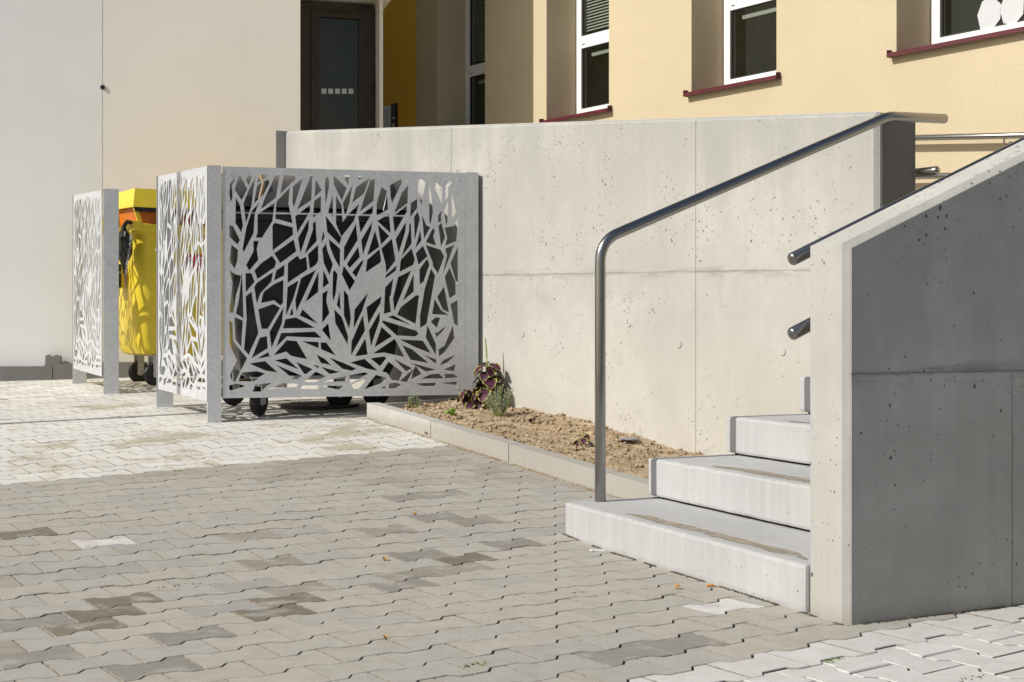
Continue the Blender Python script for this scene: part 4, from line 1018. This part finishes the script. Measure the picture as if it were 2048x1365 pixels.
def bin_body(parent, L, D, z0, z1, mat, taper=.13, rimh=.075, rimo=.035, cr=.12):
    """tapered tub with rounded corners and an outward rim; x along L, y depth (0 = front)"""
    def ring(bm, ins, z, rad, n=5):
        pts = []
        for cx_, cy_, a0 in ((L - ins - rad, D - ins - rad, 0), (ins + rad, D - ins - rad, 90), (ins + rad, ins + rad, 180), (L - ins - rad, ins + rad, 270)):
            for i in range(n + 1):
                a = R(a0 + 90 * i / n); pts.append(bm.verts.new((cx_ + math.cos(a) * rad, cy_ + math.sin(a) * rad, z)))
        return pts
    bm = bmesh.new(); H = z1 - z0
    lv = [(taper + .09, z0, .05), (taper + .03, z0 + .02, .08), (taper, z0 + .075, cr * .9), (taper * .55, z0 + H * .45, cr), (rimo, z1 - rimh - .01, cr), (rimo, z1 - rimh, .12), (0, z1 - rimh + .004, .10), (0, z1 - .006, .10), (.012, z1, .10), (.06, z1, .09), (.065, z1 - .03, .09), (taper + .06, z0 + .05, .09)]
    rs = [ring(bm, *q) for q in lv]; n = len(rs[0])
    for a, b in zip(rs, rs[1:]):
        for i in range(n): bm.faces.new((a[i], a[(i + 1) % n], b[(i + 1) % n], b[i]))
    bm.faces.new(rs[0][::-1]); bm.faces.new(rs[-1])
    return bm_obj('body', bm, mat, parent, smooth=True)
# yellow container
YD = 10.6; ybn = Vector((-.2862 * YD, YD, 0)) ; gy = gz(*(ybn + UH * .5).xy)
ycn = empty('waste_container', (ybn.x, ybn.y, gy), VH); tag(ycn, 'yellow plastic wheeled waste container with its lid propped open', 'container', 'wheeled waste containers')
L, D = 1.36, .95      # local x = VH, y = UH
ZR = CZ + (653 - 446) * YD / F - gy
body = bin_body(ycn, L, D, .245, ZR, M['yellow_plastic'], taper=.085, cr=.15)
for x in (.33, .63, .93):                                            # shallow vertical ribs
    bm = bmesh.new(); hexa(bm, [(x - .03, .03, .9), (x + .03, .03, .9), (x + .03, .06, .9), (x - .03, .06, .9), (x - .03, .02, ZR - .08), (x + .03, .02, ZR - .08), (x + .03, .06, ZR - .08), (x - .03, .06, ZR - .08)])
    bm_obj('rib', bm, M['yellow_plastic'], ycn, bevel=.006)
# lid: raised box with rounded edges, dark seal strip below its front, orange throat between
zl0 = CZ + (653 - 414) * YD / F - gy; zl1 = CZ + (653 - 379) * (YD + .15) / F - gy
bm = bmesh.new(); hexa(bm, [(.0, -.01, zl0), (L + .02, -.01, zl0), (L + .02, D * .62, zl0 + .02), (.0, D * .62, zl0 + .02), (.03, .05, zl1), (L - .03, .05, zl1), (L - .03, D * .60, zl1 + .005), (.03, D * .60, zl1 + .005)])
lid = bm_obj('lid', bm, M['yellow_plastic'], ycn, smooth=True, bevel=.04, segs=6)
bm = bmesh.new(); hexa(bm, [(-.02, D * .62 + .01, zl0 - .19), (.16, D * .62 + .01, zl0 - .19), (.16, D + .02, zl0 - .16), (-.02, D + .02, zl0 - .16), (.0, D * .62 + .01, zl1 - .02), (.16, D * .62 + .01, zl1 - .02), (.16, D * .9, zl1 - .05), (.0, D * .9, zl1 - .05)]); bm_obj('lid_shoulder', bm, M['yellow_plastic'], ycn, smooth=True, bevel=.03, segs=3)
bm = bmesh.new(); box(bm, .02, L - .02, .002, .03, zl0 - .035, zl0 + .004); bm_obj('seal_strip', bm, M['gasket'], lid)
bm = bmesh.new(); hexa(bm, [(.06, .09, ZR - .02), (L - .1, .09, ZR - .02), (L - .1, D - .1, ZR - .02), (.06, D - .1, ZR - .02), (.04, .07, zl0 + .004), (L - .06, .07, zl0 + .004), (L - .06, D - .1, zl0 + .01), (.04, D - .1, zl0 + .01)]); bm_obj('throat', bm, M['orange_plastic'], ycn)
for xx in (.03, L - .09):
    bm = bmesh.new(); hexa(bm, [(xx + .03, .02, ZR - .02), (xx + .065, .02, ZR - .02), (xx + .065, .045, ZR - .02), (xx + .03, .045, ZR - .02), (xx - .02, .02, zl0 + .0), (xx + .012, .02, zl0 + .0), (xx + .012, .045, zl0), (xx - .02, .045, zl0)]); bm_obj('lid_arm', bm, M['yellow_plastic'], ycn, bevel=.006)
    bm = bmesh.new(); box(bm, xx - .03, xx + .035, -.012, .04, ZR - .065, ZR + .015); bm_obj('hinge', bm, M['yellow_plastic'], ycn, bevel=.008)
for s_ in (-1, 1):                                                     # lifting trunnions on the two ends
    xc = -.03 if s_ < 0 else L + .03; tr_ = empty('trunnion', (xc, .40, ZR - .42)); tr_.parent = ycn
    bm = bmesh.new(); box(bm, -.045, .045, -.075, .075, -.095, .095); bm_obj('bumper', bm, M['yellow_plastic'], tr_, bevel=.018, segs=3, smooth=True)
    bm = bmesh.new(); box(bm, -.012, .018, -.09, -.0755, -.09, .10); bm_obj('pad', bm, M['rubber'], tr_, bevel=.004)
for (x, y, r_) in ((.22, .18, .4), (.26, D - .18, .2), (L - .22, .18, .7), (L - .22, D - .18, .3)): caster(ycn, x, y, .002, r_)
# red sticker with white arrows sign on the front
fs = on_plane(375, 510, ybn + UH * .02, UH); fs2 = on_plane(411, 541, ybn + UH * .02, UH)
cxs = ((fs + fs2) / 2 - ybn).dot(VH); czs = (fs.z + fs2.z) / 2 - gy
st = boxo('sticker', (cxs - .10, cxs + .10, .033, .036, czs - .065, czs + .065), M['red_sticker'], ycn); st.rotation_euler = (0, 0, 0)
bm = bmesh.new()
for a0 in (90, 210, 330):
    pts = []
    for i in range(7): a = R(a0 - 45 + 78 * i / 6); pts.append((math.cos(a) * .046, math.sin(a) * .046))
    for i in range(6, -1, -1): a = R(a0 - 45 + 78 * i / 6); pts.append((math.cos(a) * .028, math.sin(a) * .028))
    prism(bm, [(cxs + .035 + a, czs + b) for a, b in pts], .0315, .0328)
prism(bm, [(cxs - .085, czs - .04), (cxs - .03, czs - .04), (cxs - .045, czs + .045), (cxs - .07, czs + .045)], .0315, .0328)
bm_obj('sign', bm, M['white_sticker'], st)
# black container behind the front screen
bb = PX0 + EH * .03 + MH * .13; gb = gz(*(bb + EH * .6 + MH * .5).xy)
bcn = empty('waste_container', (bb.x, bb.y, gb), EH); tag(bcn, 'black wheeled waste container behind the perforated front screen', 'container', 'wheeled waste containers')
LB, DB = 1.21, 1.0
zrb = CZ + (653 - 420) * 8.5 / F - gb
bin_body(bcn, LB, DB, .21, zrb, M['black_plastic'], taper=.10)
bm = bmesh.new(); n = 18; prof = []
zdt = CZ + (653 - 352) * 8.95 / F - gb
for i in range(n + 1):
    a = math.pi * i / n; prof.append((DB / 2 - math.cos(a) * (DB / 2 + .01), zrb + .012 + math.sin(a) ** .8 * (zdt - zrb - .012)))
A_ = [bm.verts.new((0, y, z)) for y, z in prof]; B_ = [bm.verts.new((LB, y, z)) for y, z in prof]
bm.faces.new(A_); bm.faces.new(B_[::-1])
for i in range(len(prof)): j = (i + 1) % len(prof); bm.faces.new((A_[i], A_[j], B_[j], B_[i]))
bl = bm_obj('lid', bm, M['grey_lid'], bcn, smooth=True, bevel=.012, segs=2)
tube('lid_edge', [(.03, -.02, zrb - .03), (LB - .03, -.02, zrb - .03)], .006, M['galv'], bcn, 8)
for xx in (.2, LB - .2): tube('lid_arm', [(xx, -.012, zrb), (xx + .04, .02, zrb + .16), (xx + .02, .16, zrb + .27)], .012, M['brass'] if xx < .5 else M['black_plastic'], bcn, 8)
for (x, y, r_) in ((.22, .14, 1.0), (.10, DB - .16, .6), (LB - .42, .5, .15), (LB - .16, .55, .2)): caster(bcn, x, y, gz(*(bb + EH * x + MH * y).xy) - gb + .002, r_)
tube('foot_bar', [(.3, .1, .225), (LB - .3, .1, .225)], .014, M['galv'], bcn, 8)
# black bag tucked over the rim of the yellow container
bgp = at_depth(248, 500, 10.62); bag = empty('plastic_bag', bgp); tag(bag, 'black plastic bag hanging from the rim of the yellow container', 'bag')
bm = bmesh.new(); bmesh.ops.create_icosphere(bm, subdivisions=4, radius=1)
for v in bm.verts:
    d_ = v.co.copy(); t = (d_.z + 1) / 2
    wd = lerp(.25, 1.0, sstep(0, .55, t)) * lerp(1.0, .55, sstep(.7, 1, t)); n_ = mnoise.noise(d_ * 2.6) * .18 + mnoise.noise(d_ * 6) * .09
    v.co = Vector((d_.x * .055 * wd * (1 + n_ * 2), d_.y * .10 * wd * (1 + n_), d_.z * .205 + .02 * n_))
bo = bm_obj('bag_skin', bm, M['bag'], bag, smooth=True); bo.rotation_euler = (0, 0, math.atan2(VH.y, VH.x))
tube('knot', [(0, 0, .19), (.03, -.01, .225), (.06, -.02, .215)], .018, M['bag'], bag, 8)
# chains
def chain(p0, p1, sag, label):
    e = empty('chain', p0); tag(e, label, 'chain', 'chains closing the bin enclosure'); n = max(4, int((p1 - p0).length / .021)); parts = []
    pts = [p0.lerp(p1, i / n) - Vector((0, 0, sag * 4 * (i / n) * (1 - i / n))) for i in range(n + 1)]
    for i in range(n):
        c0 = (pts[i] + pts[i + 1]) / 2; d = (pts[i + 1] - pts[i]).normalized(); s = d.cross(Vector((0, 0, 1))).normalized() if i % 2 else d.cross(Vector((0, 0, 1))).normalized().cross(d)
        loop = []
        for k_ in range(10):
            a = 2 * math.pi * k_ / 10; loop.append(c0 + d * math.cos(a) * .0155 + s * math.sin(a) * .008 - p0)
        vv, ff = [], []
        for k_ in range(10):
            rad_d = (loop[k_] - (c0 - p0)).normalized(); nn_ = d.cross(s).normalized()
            for q in range(5):
                b = 2 * math.pi * q / 5; vv.append(loop[k_] + (rad_d * math.cos(b) + nn_ * math.sin(b)) * .0032)
        for k_ in range(10):
            for q in range(5): ff.append((k_ * 5 + q, ((k_ + 1) % 10) * 5 + q, ((k_ + 1) % 10) * 5 + (q + 1) % 5, k_ * 5 + (q + 1) % 5))
        parts.append((vv, ff))
    V_, F_ = join_parts(parts); mesh_obj('links', V_, F_, M['galv'], e, smooth=True)
chain(at_depth(206, 508, 10.18), at_depth(240, 545, 10.55), .04, 'thin steel chain from far left screen post to the yellow container')
chain(at_depth(262, 470, 10.55), at_depth(252, 548, 10.55), .0, 'short chain hanging beside the black bag')
chain(at_depth(312, 502, 9.12), at_depth(328, 466, 9.3), .02, 'chain end hooked on the middle screen post')
# manhole cover
mp_ = ground_at(640, 812); bm = bmesh.new()
bmesh.ops.create_cone(bm, cap_ends=True, segments=40, radius1=.27, radius2=.268, depth=.02)
for i in range(-6, 7):
    for j in range(-6, 7):
        if i * i + j * j < 32: box(bm, i * .038 - .012, i * .038 + .012, j * .038 - .006, j * .038 + .006, .01, .014)
mh = bm_obj('manhole_cover', bm, M['cast_iron']); mh.location = (mp_.x, mp_.y, mp_.z + .006); tag(mh, 'round cast iron manhole cover lying in the paving below the bins', 'manhole cover')

# ------------------------------------------------------------------ plants
def leaf_mesh(name, mat, L=.1, W_=.06, droop=.35, n=9, serr=.0, fold=.15):
    V_, F_, E_ = [], [], []
    m = 4
    for i in range(n + 1):
        t = i / n; wd = W_ / 2 * (math.sin(math.pi * min(1, t * 1.02) ** .8) ** .85 if t < 1 else 0)
        wd *= 1 + serr * (1 if i % 2 else -1)
        for j in range(-m, m + 1):
            s = j / m
            V_.append((s * wd, t * L * math.cos(droop * t), -L * .55 * droop * t * t + abs(s) ** 1.3 * wd * fold - .004 * math.sin(t * 20 + abs(s) * 4) * abs(s))); E_.append(max(abs(s) ** 1.1, abs(t - .45) * 1.72 if t > .45 else 0))
    q = 2 * m + 1
    F_ = [(i * q + j, i * q + j + 1, (i + 1) * q + j + 1, (i + 1) * q + j) for i in range(n) for j in range(q - 1)]
    me = bpy.data.meshes.new(name); me.from_pydata(V_, [], F_); me.update(); me.materials.append(mat)
    at = me.attributes.new('edge', 'FLOAT', 'POINT')
    for i, e in enumerate(E_): at.data[i].value = e
    for p in me.polygons: p.use_smooth = True
    return me
def put_leaf(me, parent, base, az, pitch, sc, roll=0):
    o = bpy.data.objects.new('leaf', me); C.objects.link(o); o.parent = parent; o.location = base
    o.rotation_euler = (Matrix.Rotation(az, 3, 'Z') @ Matrix.Rotation(pitch, 3, 'X') @ Matrix.Rotation(roll, 3, 'Y')).to_euler(); o.scale = (sc,) * 3
    return o
lm = leaf_mesh('coleus_leaf', M['coleus'], .115, .090, .55, serr=.04)
def soil_pt(px, py):
    p = ground_at(px, py, .08)
    for _ in range(4): p = ground_at(px, py, soil_z(p.dot(UH), p.dot(VH)) - gz(p.x, p.y))
    return p
def coleus(px, py, h, n, sc, label, spike, side):
    b = soil_pt(px, py); e = empty('coleus_plant', b); tag(e, label, 'plant'); rg = random.Random(int(px))
    tube('stem', [(0, 0, -.02), (.005, 0, h * .5), (0, .004, h)], .005 * sc + .001, M['stem'], e, 8)
    for i in range(n):
        t = (i + .5) / n; z = h * lerp(.12, 1.0, t); az = i * 2.4 + rg.uniform(-.4, .4); r0 = lerp(.055, .012, t) * sc
        put_leaf(lm, e, (math.sin(-az) * r0, math.cos(az) * r0, z), az, rg.uniform(-.25, .2) + lerp(-.75, -.25, t), sc * lerp(1.12, .8, t) * rg.uniform(.8, 1.12), rg.uniform(-.3, .3))
    for (dx, dy, hh, ln) in side:
        tube('stem', [(0, 0, .0), (dx * .6, dy * .6, hh * .5), (dx, dy, hh)], .0035, M['stem'], e, 6)
        for i in range(ln): put_leaf(lm, e, (dx, dy, hh - .012 * i), i * 1.7 + dx * 30, rg.uniform(-.95, -.3), sc * rg.uniform(.6, .85), rg.uniform(-.3, .3))
    if spike:
        tube('flower_stem', [(0, .004, h), (-.004, 0, h + spike * .5), (-.010, 0, h + spike)], .0028, M['stem'], e, 6)
        parts = []
        for i in range(64):
            t = .15 + .85 * i / 64; a = i * 2.4; c0 = Vector((-.010 * t, 0, h + spike * t)); d = Vector((math.cos(a), math.sin(a), .5)).normalized(); l_ = lerp(.013, .006, t); s = d.cross(Vector((0, 0, 1))).normalized() * .003
            parts.append(([c0, c0 + d * l_ * .6 + s, c0 + d * l_, c0 + d * l_ * .6 - s, c0 + d * l_ * .7 + Vector((0, 0, .004))], [(0, 1, 4), (1, 2, 4), (2, 3, 4), (3, 0, 4), (0, 3, 2, 1)]))
        V_, F_ = join_parts(parts); mesh_obj('florets', V_, F_, M['lettuce'], e)
    return e
coleus(974, 812, .28, 30, 1.08, 'purple leaved coleus with yellow margins and a flower spike by the wall', .15, ((-.13, -.02, .11, 5), (-.085, -.07, .06, 4), (.06, .02, .16, 5), (-.04, -.05, .12, 4)))
coleus(1166, 893, .075, 8, .62, 'small young coleus seedling in the sand near the steel post', 0, ())
coleus(1068, 848, .05, 6, .42, 'tiny dark seedling in the middle of the sandy bed', 0, ())
def lavender(px, py, h, n, spread, label, mat='lav'):
    b = soil_pt(px, py); e = empty('lavender_plant', b); tag(e, label, 'plant'); rg = random.Random(int(px) + 1); parts = []; st_ = []
    for i in range(n):
        a = rg.uniform(0, 6.28); r = spread * math.sqrt(rg.random()); tip = Vector((math.cos(a) * r, math.sin(a) * r, h * rg.uniform(.65, 1.05) * (1 - .35 * (r / spread) ** 2))); b0 = Vector((math.cos(a) * r * .25, math.sin(a) * r * .25, 0))
        st_.append(tube_pts([b0, b0.lerp(tip, .55) + Vector((math.cos(a), math.sin(a), 0)) * .006, tip], .0014, 5))
        for k_ in range(11):
            t = .2 + .8 * k_ / 11; c0 = b0.lerp(tip, t)
            for sgn in (0, math.pi):
                aa = k_ * 1.57 + sgn + rg.uniform(-.3, .3); d = Vector((math.cos(aa), math.sin(aa), rg.uniform(.5, 1.1))).normalized(); ll = rg.uniform(.020, .034) * (h / .16) ** .5; s = d.cross(Vector((0, 0, 1))).normalized() * .0019
                parts.append(([c0, c0 + d * ll * .5 + s, c0 + d * ll, c0 + d * ll * .5 - s], [(0, 1, 2, 3)]))
    V_, F_ = join_parts(parts); mesh_obj('foliage', V_, F_, M[mat], e); V_, F_ = join_parts(st_); mesh_obj('stems', V_, F_, M['stem'], e)
lavender(998, 834, .20, 40, .095, 'bushy grey green lavender in front of the purple coleus')
lavender(829, 817, .10, 14, .045, 'small grey green lavender seedling at the far corner of the bed')
def rosette(px, py, n, sc, label):
    b = soil_pt(px, py); e = empty('leafy_seedling', b); tag(e, label, 'plant'); rg = random.Random(5); me = leaf_mesh('rosette_leaf', M['lettuce'], .06, .034, .6, serr=.12)
    for i in range(n): put_leaf(me, e, (0, 0, .008 + .001 * i), i * 2.4, rg.uniform(.35, 1.15), sc * rg.uniform(.7, 1.1), rg.uniform(-.3, .3))
rosette(903, 835, 22, .85, 'bright light green leafy rosette beside the kerb')
# dry twig by the steps
b = soil_pt(1440, 890); e = empty('dry_twig', b); tag(e, 'thin dry reddish twig sprouting by the third step', 'plant')
tube('stem', [(0, 0, -.02), (-.01, 0, .06), (-.035, .01, .11)], .0022, M['twig'], e, 6)
for i in range(8): put_leaf(leaf_mesh('twig_leaf', M['leaf_dry'], .012, .006, .2, n=3), e, (-.004 * i, .001 * i, .04 + .009 * i), i * 1.9, .5, 1.0)
# dark stone half buried near the wall
b = soil_pt(1258, 880); bm = bmesh.new(); bmesh.ops.create_icosphere(bm, subdivisions=3, radius=1)
for v in bm.verts: v.co = Vector((v.co.x * .055, v.co.y * .05, v.co.z * .008)) * (1 + .15 * mnoise.noise(v.co * 2))
o = bm_obj('drain_lid', bm, M['lamp_grey'], smooth=True); o.location = b + Vector((0, 0, .004)); tag(o, 'flat dark plastic lid half buried in the soil by the wall', 'lid')

# ------------------------------------------------------------------ litter and weeds on the paving
rg = random.Random(11)
def dry_leaf(px, py, sc, label):
    p = ground_at(px, py); me = leaf_mesh('fallen_leaf', M['leaf_dry'], .05, .032, .9, n=7, fold=.7, serr=.1); o = bpy.data.objects.new('fallen_leaf', me); C.objects.link(o); o.location = p + Vector((0, 0, .012 * sc)); o.rotation_euler = (rg.uniform(-.2, .2), rg.uniform(-.3, .3), rg.uniform(0, 6)); o.scale = (sc,) * 3
    tag(o, label, 'leaf', 'dry leaves on the paving')
dry_leaf(850, 874, 1.5, 'curled brown leaf lying against the kerb'); dry_leaf(768, 1120, .6, 'small orange leaf scrap left of the steps in mid paving'); dry_leaf(768, 1276, .45, 'tiny orange leaf scrap in the foreground paving')
dry_leaf(1361, 1178, .6, 'brown leaf scrap near the cigarette butt by the lowest step'); dry_leaf(825, 1030, .6, 'dry leaf crumb on the paving between kerb and steps'); dry_leaf(1035, 1048, .45, 'orange crumb of leaf near the lowest step corner')
dry_leaf(1186, 848, .8, 'reddish dry leaf on the soil beside the steel post')
p = ground_at(1421, 1174); e = empty('cigarette_butt', p + Vector((0, 0, .005)), Vector((1, .25, 0))); tag(e, 'orange cigarette butt on the paving by the lowest step', 'cigarette butt')
tube('filter', [(-.013, 0, 0), (.013, 0, 0)], .0042, M['butt_orange'], e, 10); tube('paper_end', [(.0132, 0, 0), (.019, .001, 0)], .0041, M['paper'], e, 10)
p = ground_at(1196, 1103); o = boxo('paper_scrap', (-.03, .03, -.008, .008, 0, .004), M['paper'], bevel=.0015); o.location = p; o.rotation_euler = (.05, .1, .3); tag(o, 'white crumpled paper scrap at the foot of lowest step', 'paper')
def weed(px, py, n, ln, w_, label):
    p = ground_at(px, py); e = empty('weed_tuft', p - Vector((0, 0, .004))); tag(e, label, 'weed', 'weeds in the paving joints'); parts = []
    for i in range(n * 2):
        a = rg.uniform(0, 6.28); r = rg.uniform(0, w_); c0 = P2 * rg.uniform(-w_, w_) + P1 * rg.uniform(-w_, w_) * .15; d = Vector((math.cos(a), math.sin(a), rg.uniform(.25, .9))).normalized(); l_ = ln * rg.uniform(.5, 1.1); s = d.cross(Vector((0, 0, 1))).normalized() * .0014
        parts.append(([c0 - s, c0 + s, c0 + d * l_ * .6 + s * .8 , c0 + d * l_ - Vector((0, 0, l_ * .2)), c0 + d * l_ * .6 - s * .8], [(0, 1, 2, 3, 4)]))
    V_, F_ = join_parts(parts); mesh_obj('blades', V_, F_, M['weed'], e)
weed(948, 1331, 30, .022, .03, 'bright green weed tuft in the foreground joint'); weed(360, 1170, 12, .02, .08, 'sparse weed in a joint on the left paving'); weed(1157, 1187, 16, .02, .018, 'small weed in a joint left of the lowest step')
weed(1665, 1322, 14, .022, .055, 'weed in a joint of the pale paving near the cheek wall'); weed(1950, 1357, 10, .022, .04, 'weed in the pale paving at the lower right corner'); weed(355, 942, 10, .03, .015, 'lone weed where pale and beige paving meet')
weed(1410, 1014, 10, .03, .01, 'little weed in the gap below the second step'); weed(660, 772, 12, .05, .03, 'weed growing behind the bins under the screen')

# ------------------------------------------------------------------ street lamp just outside the frame: its thin shadow crosses the yard
gpt = ground_at(200, 837.5); ss = sh.normalized()
lp = gpt + ss * 3.55; lp.z = gz(lp.x, lp.y)
lamp = empty('street_lamp', lp); tag(lamp, 'slim grey street lamp standing in the yard left of the bins', 'street lamp')
tube('pole', [(0, 0, -.2), (0, 0, 2.4), (0, 0, 6.05)], .042, M['lamp_grey'], lamp, 20)
bm = bmesh.new(); box(bm, -.07, .07, -.5, .06, 6.05, 6.11); bm_obj('lamp_head', bm, M['lamp_grey'], lamp, bevel=.02, segs=3)
# sand washed out along the foot of the kerb and between kerb and steps: uncountable grains lying on the paving
parts = []; rs = random.Random(21)
for _ in range(2600):
    u = rs.uniform(U3 - .55, U0 - .02); d = abs(rs.gauss(0, .016)) + .002; r = rs.uniform(.002, .0045)
    if rs.random() > .35 + .65 * max(0, mnoise.noise(Vector((u * 4, 1, 2))) + .3): continue
    q = UV(u, KV - d); c0 = Vector((q.x, q.y, gz(q.x, q.y) + r * .35))
    vv = [c0 + Vector((rs.gauss(0, .2) + dx, rs.gauss(0, .2) + dy, dz)) * r for dx, dy, dz in ((1, 0, 0), (-1, 0, 0), (0, 1, 0), (0, -1, 0), (0, 0, .8), (0, 0, -.6))]
    parts.append((vv, [(0, 2, 4), (2, 1, 4), (1, 3, 4), (3, 0, 4), (2, 0, 5), (1, 2, 5), (3, 1, 5), (0, 3, 5)]))
V_, F_ = join_parts(parts); tag(mesh_obj('sand_spill', V_, F_, M['soil']), 'thin line of washed out sand along the foot of the kerb', 'sand', kind='stuff')

# grit and moss gathered at the foot of the lowest step and of the cheek wall
parts = []; rs = random.Random(5)
for _ in range(2200):
    if rs.random() < .72: a = rs.uniform(A_IN - .17, A_FAR); q = AB(a, B0 - abs(rs.gauss(0, .006)))
    else: b = rs.uniform(B0, B0 + .9); a = b * 3; q = AB(A_IN - .178 - abs(rs.gauss(0, .004)), b)
    if mnoise.noise(Vector((a * 7, 3, 1))) < -.12: continue
    r = rs.uniform(.0016, .0038); c0 = Vector((q.x, q.y, gz(q.x, q.y) + r * .2))
    vv = [c0 + Vector((rs.gauss(0, .2) + dx, rs.gauss(0, .2) + dy, dz)) * r for dx, dy, dz in ((1, 0, 0), (-1, 0, 0), (0, 1, 0), (0, -1, 0), (0, 0, .8), (0, 0, -.6))]
    parts.append((vv, [(0, 2, 4), (2, 1, 4), (1, 3, 4), (3, 0, 4), (2, 0, 5), (1, 2, 5), (3, 1, 5), (0, 3, 5)]))
V_, F_ = join_parts(parts); tag(mesh_obj('grit_line', V_, F_, M['grit']), 'dark grit gathered along the foot of the lowest step', 'grit', kind='stuff')
